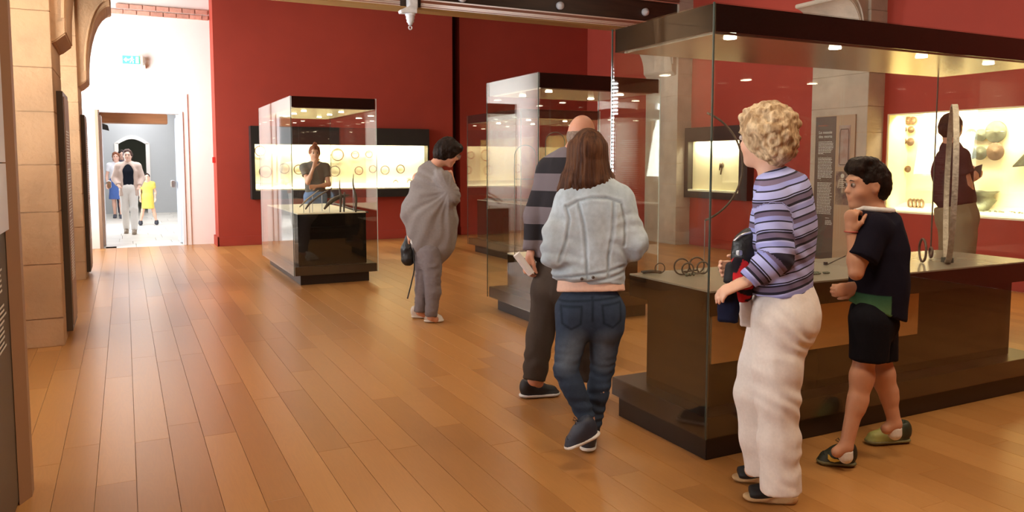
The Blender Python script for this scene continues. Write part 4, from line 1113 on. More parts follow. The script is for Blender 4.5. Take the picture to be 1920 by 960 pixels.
for q in range(26):
    ph = -PI*.56 + PI*1.12*q/25                   # around the back of the head
    sx, sy = math.sin(ph), -math.cos(ph)
    a = at1(sx*.066, sy*.070, .045); ln = rg.uniform(.155,.195)-.02*abs(sx)
    b_ = at1(sx*.074, sy*.080, -.05); c_ = b_-UP*(ln-.05)*.62+RT*sx*.034-FW*.016*max(0,math.cos(ph)); e_ = b_-UP*(ln-.03)+RT*(sx*.052-.012+rg.uniform(-.008,.008))-FW*.012
    F.chain([(a,.030),(b_,.028),(c_,.023),(e_,.007)], .012)
F.ell(at1(0,.085,-.03), (.055,.07,.085), [RT, nrm(FW-RT*.25), UP], .02, '-')
def hair_groove(v): 
    th = np.arctan2((v-h0)@RT, -(v-h0)@FW); return .0020*np.sin(th*34+3*vnoise(v*np.array([6,6,2.5]),3))*np.clip((h0[2]+.09-v[:,2])/.1,0,1)+.004*vnoise(v*np.array([30,30,6]),5)
skin_mesh('hair', F, M['hair_auburn'], P1, hair_groove)
# jeans
F = SDF(.007)
F.chain([(j['waist']-UP*.10, .125), (j['pel']-UP*.02, .160)], .04, f, .68, cap=(1,0))
for S in 'LR':
    F.cone(j['h'+S]+UP*.01-f*.025, j['h'+S]-UP*.05-f*.018, .088, .088, .04)
    F.chain([(j['h'+S], .087), (j['k'+S], .056), (j['a'+S]+UP*.0, .042)], .014, cap=(0,1))
    cp = j['k'+S]*.72+j['a'+S]*.28-f*.014; F.cone(cp, cp*.8+j['a'+S]*.2, .051, .047, .02)
jl = [[gd(x_, y_, 3.62) for x_, y_ in q] for q in (((1052,574),(1054,606),(1070,616),(1088,606),(1090,573),(1052,574)), ((1128,571),(1131,604),(1148,612),(1163,600),(1163,566),(1128,571)), ((1110,556),(1110,600)), ((1036,566),(1105,562),(1174,556)))]
def jeans_col(v):
    c = np.tile(np.array([.036,.050,.080]), (len(v),1)); 
    for S, w_ in (('L',.8),('R',.8)):
        d, t = segdist(v, j['h'+S]-UP*.10-f*.07, j['k'+S]-f*.05+UP*.05); w = np.clip(1-d/.075, 0, 1)[:,None]*.75
        c = c*(1-w)+np.array([.15,.18,.22])*w
    n = (vnoise(v*14, 4)*.5+.5)[:,None]*.18+.9
    P2_ = np.stack([v@RT, v[:,2]], 1); m = np.full(len(v), 9.)
    for s_ in jl:
        for a, b in zip(s_, s_[1:]):
            A = V(a@RT, a[2]); Bq = V(b@RT, b[2]); ba = Bq-A; t = np.clip(((P2_-A)@ba)/(ba@ba),0,1); m = np.minimum(m, np.linalg.norm(P2_-A-t[:,None]*ba, axis=1))
    m[(v-j['pel'])@FW > .01] = 9
    return c*n*(1-.55*np.exp(-(m/.005)**2))[:,None]
def jeans_fold(v):
    d = np.zeros(len(v))
    for S in 'LR':
        for q, amp in ((j['k'+S], .005), (j['a'+S]+UP*.06, .006)):
            dz = v[:,2]-q[2]; near = np.exp(-(np.linalg.norm(v-q,axis=1)/.13)**2); d += amp*.45*near*np.sin(dz*140+4*vnoise(v*12,2))
    return d
garment('jeans', F, jeans_col, P1, 'denim', .004, 9, 3, extra=jeans_fold)
for S, px in (('L',1072),('R',1150)):        # back pockets
    c = gd(px, 590, 3.60); u_ = nrm(UP); r_ = RT
    b = B(); b.prism([c+r_*x_+UP*z_ for x_, z_ in ((-.058,.055),(.058,.055),(.052,-.045),(0,-.068),(-.052,-.045))], -FW*.004)
    b.bm.free()
# peach top under the jacket
F = SDF(.007); F.chain([(j['waist']+UP*.02, .148), (gd(1108,546,3.70), .163)], .02, f, .66, cap=(0,1))
garment('undershirt', F, (.80,.52,.40), P1, 'fabric', .004, 8, 5)
# denim jacket
F = SDF(.0065)
cf_ = f
F.chain([(gd(1110,372,3.70), .130), (gd(1111,400,3.70), .165), (gd(1112,450,3.70), .168), (gd(1106,500,3.70), .158), (gd(1103,527,3.70), .172)], .05, f, .70, cap=(0,1))
for S in 'LR':
    F.cone(j['neck']-UP*.03, j['s'+S]+UP*.0, .055, .066, .05)
    F.chain([(j['s'+S], .068), (j['s'+S]*.4+j['e'+S]*.6-(.012*RT if S=='L' else -.004*RT), .066), (j['e'+S], .062), (j['e'+S]*.35+j['w'+S]*.65, .055)], .03, cap=(0,1))
F.chain([(j['neck']+UP*.012-f*.01, .066), (j['neck']-UP*.03, .075)], .02, f, .85)
# seam lines as sunk, darker stitching
def pl(*ps): return [gd(px, py, 3.60) for px, py in ps]
seams = [pl((1066,388),(1085,376),(1110,371),(1140,372),(1163,380)), pl((1084,380),(1094,420),(1098,470),(1100,520)), pl((1150,378),(1148,430),(1140,480),(1140,520)),
         pl((1036,538),(1090,530),(1140,522),(1172,512)), pl((1062,388),(1068,410),(1062,450),(1048,492)), pl((1165,384),(1172,420),(1170,460)), pl((1036,524),(1090,516),(1140,509),(1170,500))]
def seamd(v):
    # distance measured in the plane facing the wearer's back
    P2 = np.stack([v@RT, v[:,2]], 1); m = np.full(len(v), 9.)
    for s_ in seams:
        for a, b in zip(s_, s_[1:]):
            A = V(a@RT, a[2]); Bq = V(b@RT, b[2]); ba = Bq-A; t = np.clip(((P2-A)@ba)/(ba@ba),0,1); m = np.minimum(m, np.linalg.norm(P2-A-t[:,None]*ba, axis=1))
    m[(v-gd(1110,440,3.70))@FW > .02] = 9
    return m
def jacket_col(v):
    m = seamd(v); w = np.exp(-(m/.006)**2)[:,None]; w2 = (np.exp(-((m-.013)/.006)**2)+.0)[:,None]
    base = np.array([.44,.50,.55])*(1+.16*fbm(v*9,8)[:,None])
    warm = np.clip((.05-np.abs(v[:,2]-1.12))/.2+.3,0,.4)[:,None]
    base = base*(1-warm*.35)+np.array([.50,.46,.40])*warm*.35
    return base*(1-.30*w)*(1+.08*w2)
def jacket_extra(v):
    m = seamd(v); d = -.006*np.exp(-(m/.006)**2)+.0025*np.exp(-((m-.014)/.007)**2)
    for S in 'LR':
        q = j['e'+S]; near = np.exp(-(np.linalg.norm(v-q,axis=1)/.12)**2); d += .009*near*np.sin(v[:,2]*85+5*vnoise(v*9,2))
    c_ = gd(1110,440,3.62); d += .006*np.sin(((v-c_)@RT)*55+4*vnoise(v*5,9))*np.exp(-((v[:,2]-c_[2])/.16)**2)
    return d
garment('denim_jacket', F, jacket_col, P1, 'denim', .008, 7, 11, extra=jacket_extra)
cbut = [gd(1091,523,3.565), gd(1112,520,3.56)]
for c in cbut:
    B().lathe([(0,-.004),(.007,-.004),(.008,0),(.006,.004)], c, tuple(FW), 12).build('button', mat('button_metal', (.12,.10,.09), .4, metal=.8), P1, smooth=True)
bp = B(); a = gd(1066,842,3.5)
shoe(P1, gd(1128,816,3.56), gd(1060,846,3.56)+UP*.0, (.028,.032,.050), (.75,.72,.68), w=.044, lace=(.02,.02,.03))
shoe(P1, gz(1102,851), gz(1102,851)+nrm(FW*.9+RT*.1)*.245, (.028,.032,.050), (.80,.76,.70), w=.044)
lf = B(); c = gd(1034,432,3.78)
lf.prism([c, c+RT*.05+UP*.005, c+RT*.05-UP*.07, c+RT*.012-UP*.06], FW*.003); lf.prism([c+UP*.0-RT*.01, c+RT*.03-UP*.03, c+RT*.03-UP*.05, c-RT*.002-UP*.03], -FW*.002)
tag(lf.build('leaflet', mat('white_paper', (.85,.85,.84), .7), None), 'white paper leaflet held in front of the denim jacket', 'paper')

# ---------- 2. bald man in the striped sweater
D_ = 4.57
j = J(D_, dict(head=(1090,256), neck=(1064,300), sL=(1034,322,.04), sR=(1102,322,-.10), chest=(1066,375), waist=(1060,455), pel=(1052,520),
      eL=(1003,405,.03), wL=(995,474,-.01), eR=(1120,405,-.02), wR=(1130,440,.18),
      hL=(1030,545,.02), hR=(1070,545,-.03), kL=(1013,628,.02), kR=(1086,632,.16), aL=(1001,712,0), aR=(1100,706,.26)))
f = nrm(RT*.6+FW*.8)
P2 = person('person', gz(1010, 742), 'bald man in charcoal and black striped sweater holding rolled white paper')
F = SDF(.007); base_body(F, j, 1.0, f)
at2 = add_head(F, j['head'], nrm(RT*.35+FW*.9), nrm(UP+RT*.12), 1.02, j['neck'], .056)
add_hand(F, j['wL'], nrm(-UP*.9-RT*.25), nrm(FW*.3+RT), .19, .75, 1)
add_hand(F, j['wR'], nrm(FW), nrm(-RT), .19, .5, -1)
skin_mesh('body', F, M['skin'], P2, cols=skin_cols((.62,.30,.20), at2))
add_eyes(P2, at2, 1.02)
F = SDF(.007); F.ell(at2(0,-.016,.0), (.082,.100,.090), [np.cross(nrm(RT*.35+FW*.9),UP), nrm(RT*.35+FW*.9), UP], .01)
F.cut(at2(0,0,.030), UP); F.cut(at2(0,.035,0), nrm(RT*.35+FW*.9)); F.cut(at2(0,0,-.055), -UP)
skin_mesh('hair', F, M['hair_grey'], P2, lambda v: .002*vnoise(v*90,2)-.002, label='thin cropped grey hair around the bald crown')
F = SDF(.007); F.chain([(j['neck']+UP*.035+RT*.01, .061), (j['neck']-UP*.01, .072)], .01, None, 1, cap=(1,0))
garment('shirt_collar', F, (.80,.76,.80), P2, 'fabric', .002, 8, 1, label='white shirt collar')
# trousers
F = SDF(.008)
F.chain([(j['waist']-UP*.02, .150), (j['pel'], .168)], .04, f, .74, cap=(1,0))
for S in 'LR':
    F.cone(j['h'+S]-f*.02, j['h'+S]-UP*.04, .098, .095, .04)
    F.chain([(j['h'+S], .098), (j['k'+S], .078), (j['a'+S]+UP*.0, .068)], .03, cap=(0,1))
def tr_fold(v):
    d = 0
    for S in 'LR':
        q = j['a'+S]+UP*.06; near = np.exp(-(np.linalg.norm(v-q,axis=1)/.12)**2); d = d+.006*near*np.sin(v[:,2]*70+4*vnoise(v*9,2))
    return d
garment('trousers', F, (.070,.052,.042), P2, 'fabric', .010, 6, 6, stretch=(1.4,1.4,.35), extra=tr_fold)
# sweater with stripes along the body and the sleeves
def stripe_mat(name, stops, period, rough=.95):
    m = bpy.data.materials.new(name); m.use_nodes = True; N, L = nodes(m); P = N['Principled BSDF']; P.inputs['Roughness'].default_value = rough
    a = N.new('ShaderNodeAttribute'); a.attribute_name = 'run'
    dv_ = N.new('ShaderNodeMath'); dv_.operation = 'DIVIDE'; L.new(a.outputs['Fac'], dv_.inputs[0]); dv_.inputs[1].default_value = period
    fr = N.new('ShaderNodeMath'); fr.operation = 'FRACT'; L.new(dv_.outputs[0], fr.inputs[0])
    cr = N.new('ShaderNodeValToRGB'); cr.color_ramp.interpolation = 'CONSTANT'; e = cr.color_ramp.elements
    e[0].position = stops[0][0]; e[0].color = (*stops[0][1],1); e[1].position = stops[1][0]; e[1].color = (*stops[1][1],1)
    for p_, c_ in stops[2:]: x_ = e.new(p_); x_.color = (*c_,1)
    L.new(fr.outputs[0], cr.inputs[0]); L.new(cr.outputs[0], P.inputs['Base Color'])
    tc = N.new('ShaderNodeTexCoord'); nz = N.new('ShaderNodeTexNoise'); nz.inputs['Scale'].default_value = 260; L.new(tc.outputs['Object'], nz.inputs['Vector'])
    bp_ = N.new('ShaderNodeBump'); bp_.inputs['Strength'].default_value = .25; bp_.inputs['Distance'].default_value = .005; L.new(nz.outputs[0], bp_.inputs['Height']); L.new(bp_.outputs[0], P.inputs['Normal'])
    return m
F = SDF(.0075)
F.chain([(j['neck']-UP*.03, .085), (gd(1062,335,D_), .175), (gd(1062,400,D_), .185), (gd(1056,470,D_), .175), (gd(1050,497,D_), .165)], .05, f, .72, cap=(0,1))
for S in 'LR':
    F.cone(j['neck']-UP*.02, j['s'+S]+UP*.0, .062, .080, .05)
    F.chain([(j['s'+S], .080), (j['e'+S], .064), (j['w'+S]*.93+j['e'+S]*.07, .046)], .03, cap=(0,1))
def run2(v):
    z = CAMH+0*v[:,2]; r_ = (gd(1060,300,D_)[2]-v[:,2])
    d, t = segdist(v, j['sL'], j['eL']); d2, t2 = segdist(v, j['eL'], j['wL'])
    return r_+.5
GREY2 = (.165,.135,.150); BLK2 = (.016,.013,.018)
ms2 = stripe_mat('striped_wool', ((0,BLK2),(.48,GREY2)), .194)
garment('sweater', F, (1,1,1), P2, ms2, .009, 6, 8, attrs={'run': lambda v: (gd(1060,300,D_)[2]-v[:,2])+.194+.075-.06}, label='charcoal and black broad-striped sweater')
shoe(P2, gz(974,746), gz(1049,741), (.015,.013,.016), (.72,.68,.66), w=.048, lace=(.01,.01,.01))
shoe(P2, gz(1086,716), gz(1086,716)+nrm(RT*.7+FW*.7)*.27, (.015,.013,.016), (.72,.68,.66), w=.048)
a = gd(968,476,D_-.06); b_ = gd(996,513,D_-.04)
pr = B().lathe([(.020,0),(.022,.002),(.022,float(np.linalg.norm(b_-a))),(.018,float(np.linalg.norm(b_-a)))], a, tuple(b_-a), 16).build('paper_roll', mat('rolled_paper', (.80,.74,.72), .7), None, smooth=False, loc=a)
tag(pr, "rolled white paper held in the bald man's lowered hand", 'paper')

# ---------- 3. woman in the grey poncho
D_ = 6.80
j = J(D_, dict(head=(841,287), neck=(808,318), sL=(784,334,.06), sR=(830,334,-.10), chest=(808,365), waist=(804,430), pel=(802,475),
      eL=(770,400,.05), wL=(767,438,.0), eR=(845,372,-.08), wR=(849,343,-.04),
      hL=(795,492,.05), hR=(810,492,-.05), kL=(793,545,.05), kR=(812,548,-.05), aL=(787,585,.05), aR=(808,594,-.05)))
f = nrm(RT*.8+FW*.6)
P3 = person('person', gz(798, 602), 'dark-haired woman in draped grey poncho bending her head, hand at chin')
hf = nrm(RT*.85+FW*.25-UP*.40)
F = SDF(.007); base_body(F, j, .93, f)
at3 = add_head(F, j['head'], hf, nrm(UP+RT*.45), .95, j['neck'])
add_hand(F, j['wR'], nrm(UP*.9-RT*.15), nrm(-RT*.8+UP*.3-FW*.2), .17, 1.0, -1, fist=1)
add_hand(F, j['wL'], nrm(-UP), nrm(RT), .17, .9, 1)
skin_mesh('body', F, M['skin'], P3, cols=skin_cols((.60,.30,.20), at3))
add_eyes(P3, at3, .95)
F = SDF(.007); A = [np.cross(hf, nrm(UP+RT*.45)), hf, nrm(UP+RT*.45)]
F.ell(at3(0,-.022,.030), (.094,.108,.108), A, .02); F.ell(at3(0,-.07,-.02), (.085,.070,.080), A, .03); F.ell(at3(0,.06,.085), (.07,.05,.035), A, .03)
F.ell(at3(0,.09,-.035), (.075,.060,.075), A, .02, '-')
skin_mesh('hair', F, M['hair_dark'], P3, lambda v: .007*fbm(v*28,3))
b = B(); g0 = at3(.0,.105,.008)
for x in (-.031,.031): b.tube(ringpts(at3(x,.108,.008), .019, A[0], A[2], 14), .0016, 5, closed=True)
b.tube([at3(-.05,.108,.012), at3(-.078,.01,.010)], .0016, 5); b.tube([at3(.05,.108,.012), at3(.078,.01,.010)], .0016, 5); b.tube([at3(-.012,.110,.010), at3(.012,.110,.010)], .0016, 5)
b.build('glasses', M['steel'], P3)
F = SDF(.008)
for S in 'LR':
    F.chain([(j['h'+S], .085), (j['k'+S], .064), (j['a'+S], .050)], .03, cap=(0,1))
F.cone(j['pel']-UP*.0, j['pel']-UP*.05, .15, .14, .03, f, .7)
garment('trousers', F, (.20,.17,.175), P3, 'knit', .010, 9, 3, stretch=(1,1,2.2))
F = SDF(.0085)
vw = nrm(FW)
F.chain([(gd(800,322,D_), .070), (gd(806,332,D_), .125), (gd(808,365,D_), .195), (gd(806,403,D_), .240), (gd(809,434,D_), .212), (gd(812,462,D_), .160), (gd(809,488,D_), .095), (gd(808,510,D_), .022)], .05, vw, .66)
F.cone(j['sR'], j['eR']+UP*.01, .075, .085, .05); F.cone(gd(846,368,D_-.08), gd(849,358,D_-.08), .05, .045, .03)
F.cone(gd(765,392,D_), gd(756,404,D_), .05, .020, .03)
def drape(v):
    # folds falling in curves from the right shoulder and bent elbow towards the left hip
    c = gd(845,355,D_); x = (v-c)@RT; z = v[:,2]-c[2]; r_ = np.sqrt(x*x+z*z); th = np.arctan2(-x, -z)
    w = np.clip(r_/.25,0,1)
    return w*(.008*np.sin(th*10+r_*5+2*vnoise(v*4,7))+.004*np.sin(th*23+2+4*vnoise(v*5,2)))+.006*vnoise(v*7,4)
garment('poncho', F, (.255,.222,.215), P3, 'knit', .004, 5, 9, extra=drape, label='draped grey knitted poncho')
shoe(P3, gz(770,596), gz(770,596)+nrm(RT*.9-FW*.1)*.235, (.66,.58,.50), (.74,.66,.58), w=.040, lace=(.7,.65,.6))
shoe(P3, gz(794,605), gz(833,603), (.72,.64,.56), (.78,.70,.62), w=.042, lace=(.7,.65,.6))
bg = tag(empty('handbag', tuple(gd(765,470,D_)), 'soft black bag hanging from the poncho woman\'s hand with dangling strap', 'bag'))
F = SDF(.008); F.chain([(gd(766,446,D_), .032), (gd(765,468,D_), .058), (gd(765,486,D_), .060)], .03, FW, .6)
skin_mesh('bag_body', F, M['black_leather'], bg, lambda v: .006*fbm(v*12,2))
B().tube(curve_pts([gd(768,436,D_), gd(774,460,D_-.05), gd(777,500,D_-.05), gd(772,528,D_-.04), gd(764,560,D_-.03)], 20), .006, 6).build('strap', M['black_leather'], bg, smooth=True)
b = B(); b.prism([gd(770,446,D_-.06), gd(776,452,D_-.06), gd(774,460,D_-.06), gd(769,455,D_-.06)], FW*.004); b.build('label_tag', mat('white_tag', (.8,.8,.8), .5), bg)

# ---------- 4. blonde woman in the striped top
D_ = 3.13
j = J(D_, dict(head=(1431,262), neck=(1450,345), sL=(1448,380,-.12), sR=(1476,372,.13), chest=(1466,425), waist=(1465,500), pel=(1468,568),
      eL=(1453,482,-.16), wL=(1400,528,-.14), eR=(1470,478,.16), wR=(1402,505,.08),
      hL=(1460,600,-.08), hR=(1460,600,.08), kL=(1455,745,-.08), kR=(1415,738,.07), aL=(1464,905,-.07), aR=(1432,872,.09)))
f = nrm(-RT*.92+FW*.38)
P4 = person('person', gz(1450, 935), 'older woman with curly blonde hair, lilac striped top and white trousers')
hf = nrm(-RT*.66+FW*.75)
F = SDF(.0065); base_body(F, j, .96, f, dict(chest=.14))
at4 = add_head(F, j['head'], hf, nrm(UP), .95, j['neck']+UP*.01, .050)
add_hand(F, j['wL'], nrm(-RT*.85-UP*.35), nrm(-UP*.75+FW*.2), .16, .42, -1)
add_hand(F, j['wR'], nrm(-RT*.8), nrm(UP*.2-FW), .17, .6, 1)
skin_mesh('body', F, M['skin'], P4, cols=skin_cols((.72,.42,.29), at4))
add_eyes(P4, at4, .95, iris=(.1,.12,.15), brow=(.4,.28,.15))
A = [np.cross(hf, UP), hf, UP]
F = SDF(.0055); F.ell(at4(0,-.026,.036), (.101,.112,.110), A, .02); F.ell(at4(0,-.07,-.035), (.088,.070,.072), A, .03); F.ell(at4(0,.035,.10), (.075,.060,.042), A, .03)
rg = random.Random(12)
for q in range(95):      # curls
    th = rg.uniform(-PI, PI); ph = rg.uniform(-.6, 1.4)
    v = V(math.cos(ph)*math.sin(th), -math.cos(ph)*math.cos(th), math.sin(ph))
    if v[1] > .45 and v[2] < .55: continue
    c = at4(v[0]*.104, -.03+v[1]*.112, .030+v[2]*.108); F.ell(c, (.019,.019,.016), None, .014)
F.ell(at4(0,.10,-.045), (.064,.075,.090), A, .015, '-')
def curls(v): return .0045*np.sin(vnoise(v*20,3)*8)+.0025*vnoise(v*70,4)
skin_mesh('hair', F, M['hair_blond'], P4, curls)
# trousers
F = SDF(.007)
F.chain([(gd(1463,548,D_), .150), (gd(1470,580,D_), .165), (gd(1474,600,D_), .160)], .04, f, .74, cap=(1,0))
F.ell(gd(1487,592,D_), (.085,.14,.085), [RT, FW, UP], .05)
F.chain([(gd(1462,610,D_-.07), .110), (gd(1457,690,D_-.075), .088), (gd(1458,745,D_-.08), .076), (gd(1461,830,D_-.07), .073), (gd(1464,922,D_-.07), .079)], .04, cap=(0,1))
F.chain([(gd(1450,610,D_+.07), .105), (gd(1428,690,D_+.07), .086), (gd(1416,738,D_+.07), .078), (gd(1422,820,D_+.08), .070), (gd(1432,884,D_+.09), .070)], .03, cap=(0,1))
def wfold(v):
    d = 0
    for (px, py, dd) in ((1475,640,-.1),(1480,760,-.08),(1490,870,-.06)):
        q = gd(px, py, D_+dd); near = np.exp(-(np.linalg.norm(v-q,axis=1)/.14)**2); d = d+.0035*near*np.sin(v[:,2]*75+((v-q)@RT)*60+4*vnoise(v*9,2))
    return d
garment('trousers', F, (.80,.73,.68), P4, 'fabric', .007, 7, 6, stretch=(1.3,1.3,.3), extra=wfold, label='wide white trousers')
# striped top
F = SDF(.006)
F.chain([(j['neck']-UP*.02, .075), (gd(1468,380,D_), .145), (gd(1468,430,D_), .168), (gd(1464,490,D_), .155), (gd(1463,552,D_), .168)], .05, f, .72, cap=(0,1))
for S in 'LR':
    F.cone(j['neck']-UP*.01, j['s'+S], .058, .066, .04)
    F.chain([(j['s'+S], .066), (j['e'+S], .060), (j['w'+S]*.95+j['e'+S]*.05, .040)], .03, cap=(0,1))
LIL=(.32,.34,.70); NAV=(.018,.014,.030); MAU=(.17,.13,.22); PAL=(.44,.46,.80)
st = ((0,LIL),(.10,NAV),(.135,PAL),(.30,NAV),(.33,PAL),(.35,NAV),(.39,MAU),(.50,NAV),(.56,PAL),(.60,LIL),(.70,NAV),(.73,PAL),(.86,NAV),(.90,MAU))
ms4 = stripe_mat('lilac_striped_jersey', st, .165)
def run4(v):
    dA, tA = segdist(v, j['sL'], j['eL']); dB, tB = segdist(v, j['eL'], j['wL'])
    L1 = np.linalg.norm(j['eL']-j['sL']); L2 = np.linalg.norm(j['wL']-j['eL'])
    body = (gd(1460,335,D_)[2]-v[:,2])+.03*np.sin(((v-j['chest'])@RT)*9)
    arm1 = .10+tA*L1; arm2 = .10+L1+tB*L2
    near = -(v-j['chest'])@FW      # towards the viewer
    use2 = (dB < .066)&(dB < dA); use1 = (dA < .074)&~use2&(near > .055)
    return np.where(use2, arm2, np.where(use1, arm1, body))+.165
def t4(v):
    q = j['eL']; near = np.exp(-(np.linalg.norm(v-q,axis=1)/.11)**2); return .008*near*np.sin(v[:,2]*90+((v-q)@RT)*60)
garment('striped_top', F, (1,1,1), P4, ms4, .008, 7, 8, attrs={'run': run4}, extra=t4, label='lilac top with black and mauve stripes')
shoe(P4, gz(1496,944), gz(1394,936), (.012,.012,.013), (.62,.40,.19), 'wedge')
shoe(P4, gz(1470,905)+UP*.0, gz(1470,905)-RT*.22+FW*.03, (.012,.012,.013), (.62,.40,.19), 'wedge')
# bag and jackets on her arm
t = tag(empty('handbag', tuple(gd(1392,468,D_-.02)), 'black leather handbag held against the blonde woman\'s front', 'bag'))
F = SDF(.006); F.chain([(gd(1386,455,D_-.02), .030), (gd(1390,482,D_-.02), .040)], .02); F.cone(gd(1405,446,D_-.02), gd(1408,488,D_-.02), .040, .044, .03)
skin_mesh('bag_body', F, M['black_leather'], t, lambda v: .004*fbm(v*18,2))
b = B(); b.box(*[q for i_ in range(3) for q in (gd(1386,474,D_-.085)[i_]-.010, gd(1386,474,D_-.085)[i_]+.010)]); b.build('buckle', M['steel'], t, bevel=.003)
B().tube(curve_pts([gd(1376,452,D_-.05), gd(1390,441,D_-.06), gd(1408,436,D_-.05)], 12), .005, 6).build('strap', M['steel'], t, smooth=True)
def cloth(name, pts, fl, col, label, cat='jacket', fold=.010, m='fabric', seed=2):
    t = tag(empty(name, tuple(pts[len(pts)//2][0]), label, cat)); F = SDF(.006); F.chain(pts, .02, RT*.3+FW, fl, cap=(0,1)); garment('cloth', F, col, t, m, fold, 11, seed, (1.5,1.5,.4)); return t
def redblack(v): n = vnoise(v*np.array([30,30,45]), 5); return np.where((n > .1)[:,None], np.array([.02,.015,.02]), np.array([.50,.02,.025]))
cloth('folded_jacket', [(gd(1388,496,D_-.04), .034), (gd(1392,530,D_-.05), .040), (gd(1396,560,D_-.03), .030)], .7, redblack, 'red and black patterned garment over the blonde woman\'s forearm')
cloth('navy_jacket', [(gd(1372,552,D_-.10), .020), (gd(1366,575,D_-.10), .034), (gd(1364,603,D_-.10), .036)], .6, (.012,.014,.035), 'navy garment with white lining hanging below her hand')
cloth('white_cardigan', [(gd(1399,548,D_-.02), .024), (gd(1400,580,D_-.02), .027), (gd(1400,612,D_-.02), .026)], .6, (.74,.70,.68), 'white garment hanging beside her trousers below the sleeve', fold=.006)
cloth('dark_sleeve', [(gd(1370,500,D_-.03), .018), (gd(1367,530,D_-.04), .024)], .8, (.03,.03,.034), 'dark grey sleeve end hanging in front of the handbag')

# ---------- 5. boy in the dark football shirt
D_ = 3.65
j = J(D_, dict(head=(1624,350), neck=(1641,402), sL=(1642,428,-.11), sR=(1642,428,.12), chest=(1643,455), waist=(1645,530), pel=(1640,590),
      eL=(1605,512,-.15), wL=(1596,436,-.10), eR=(1622,520,.13), wR=(1606,538,-.02),
      hL=(1630,610,-.07), hR=(1645,610,.07), kL=(1616,708,-.07), kR=(1656,705,.06), aL=(1586,838,-.08), aR=(1678,795,.06)))
f = nrm(-RT)
P5 = person('person', gz(1610, 850), 'dark-haired boy in black football shirt and shorts biting his collar')
hf = nrm(-RT*.99-FW*.10-UP*.02)
F = SDF(.0055); base_body(F, j, .80, f, dict(hip=.075, kn=.056, cf=.050, an=.036, el=.036, wr=.028, ua=.04))
for S in 'LR':
    F.cone(j['k'+S]+UP*.01-f*0, j['k'+S]-UP*.03, .046, .040, .03)
at5 = add_head(F, j['head'], hf, UP, .96, j['neck'], .044)
add_hand(F, j['wL'], nrm(UP*.98-RT*.05), nrm(FW*.55+RT*.8), .155, 1.0, -1, fist=1)
add_hand(F, j['wR'], nrm(-UP*.2-RT), nrm(FW), .15, .7, 1)
skin_mesh('body', F, M['skin'], P5, cols=skin_cols((.60,.30,.18), at5))
add_eyes(P5, at5, .96)
A = [np.cross(hf, UP), hf, UP]
F = SDF(.0055); F.ell(at5(0,-.018,.036), (.0815,.096,.098), A, .02); F.ell(at5(0,-.050,-.01), (.077,.062,.068), A, .03); F.ell(at5(0,.060,.090), (.06,.040,.030), A, .03); F.ell(at5(0,.02,.125), (.06,.06,.02), A, .03)
F.ell(at5(0,.098,-.025), (.090,.078,.082), A, .015, '-')
for x in (-1,1): F.ell(at5(x*.088,.010,-.032), (.034,.042,.050), A, .008, '-')
skin_mesh('hair', F, M['hair_dark'], P5, lambda v: .003*fbm(v*38,3)+.002*vnoise(v*90,2))
F = SDF(.0065)
F.chain([(gd(1640,575,D_), .120), (gd(1638,600,D_), .130)], .04, f, .80, cap=(1,0))
F.chain([(gd(1632,605,D_-.07), .094), (gd(1628,676,D_-.07), .086)], .03, cap=(0,1)); F.chain([(gd(1645,605,D_+.07), .092), (gd(1648,676,D_+.06), .084)], .03, cap=(0,1))
garment('shorts', F, (.008,.007,.010), P5, 'fabric', .008, 7, 2, stretch=(1.2,1.2,.5))
F = SDF(.0060)
F.chain([(gd(1640,410,D_), .050), (gd(1648,428,D_), .112), (gd(1650,470,D_), .140), (gd(1648,530,D_), .148), (gd(1645,586,D_), .152)], .05, f, .78)
F.cut(gd(1640,582,D_), -UP*1.0-RT*.35)
NECKCUT = gd(1640,404,D_)
for S in 'LR':
    F.cone(j['neck']-UP*.045, j['s'+S], .045, .058, .04); F.chain([(j['s'+S], .062), (j['s'+S]*.30+j['e'+S]*.70, .066)], .03, cap=(0,1))
# collar pulled up to the mouth
F.chain([(gd(1632,420,D_-.03), .050), (gd(1610,404,D_-.06), .020), (gd(1600,396,D_-.07), .010)], .03)
F.ell(gd(1641,386,D_), (.074,.072,.050), None, .008, '-')
def shirt_col(v):
    x = (v-gd(1620,560,D_))@RT; z = v[:,2]; zz = gd(1620,545,D_)[2]
    c = np.tile(np.array([.010,.008,.016]), (len(v),1))
    g = ((x < .055) & (z < zz-.02*0))[:,None]; sh = np.clip((zz-z)/.14,0,1)[:,None]
    grn = np.array([.03,.10,.055])*(1-sh)+np.array([.16,.30,.12])*sh
    nearv = ((v-j['chest'])@FW < .09)[:,None]
    return np.where(g & nearv, grn, c)
garment('football_shirt', F, shirt_col, P5, 'fabric', .008, 7, 3, label='black football shirt with green lower front')
F = SDF(.005); cpts = [gd(1641,394,D_)+RT*.074*math.cos(a)+FW*.076*math.sin(a)+UP*(.004-.006*math.cos(a)) for a in np.linspace(0, 2*PI, 17)[:-1]]
for q in range(16): F.cone(cpts[q], cpts[(q+1)%16], .013, .013, .004)
F.cone(cpts[9], gd(1602,395,D_-.06), .010, .009, .006)
garment('collar', F, (.78,.75,.74), P5, 'fabric', 0, label='white shirt collar')
b = B(); b.tube(ringpts(j['wL']+UP*.004, .029, RT, FW, 16), .003, 6, closed=True); b.build('bracelet', mat('red_cord', (.5,.10,.08), .6), P5, smooth=True)
def shoe5(px0, py0, px1, py1, A_, B_, sole):
    h_ = gz(px0,py0); t_ = gz(px1,py1); L = np.linalg.norm(t_-h_); d = (t_-h_)/L
    def col(v):
        s = ((v-h_)@d)/L; z = v[:,2]
        c = np.array(A_)*(1-np.clip((s-.25)/.5,0,1))[:,None]+np.array(B_)*np.clip((s-.25)/.5,0,1)[:,None]
        return c
    return h_, t_, col, d, L
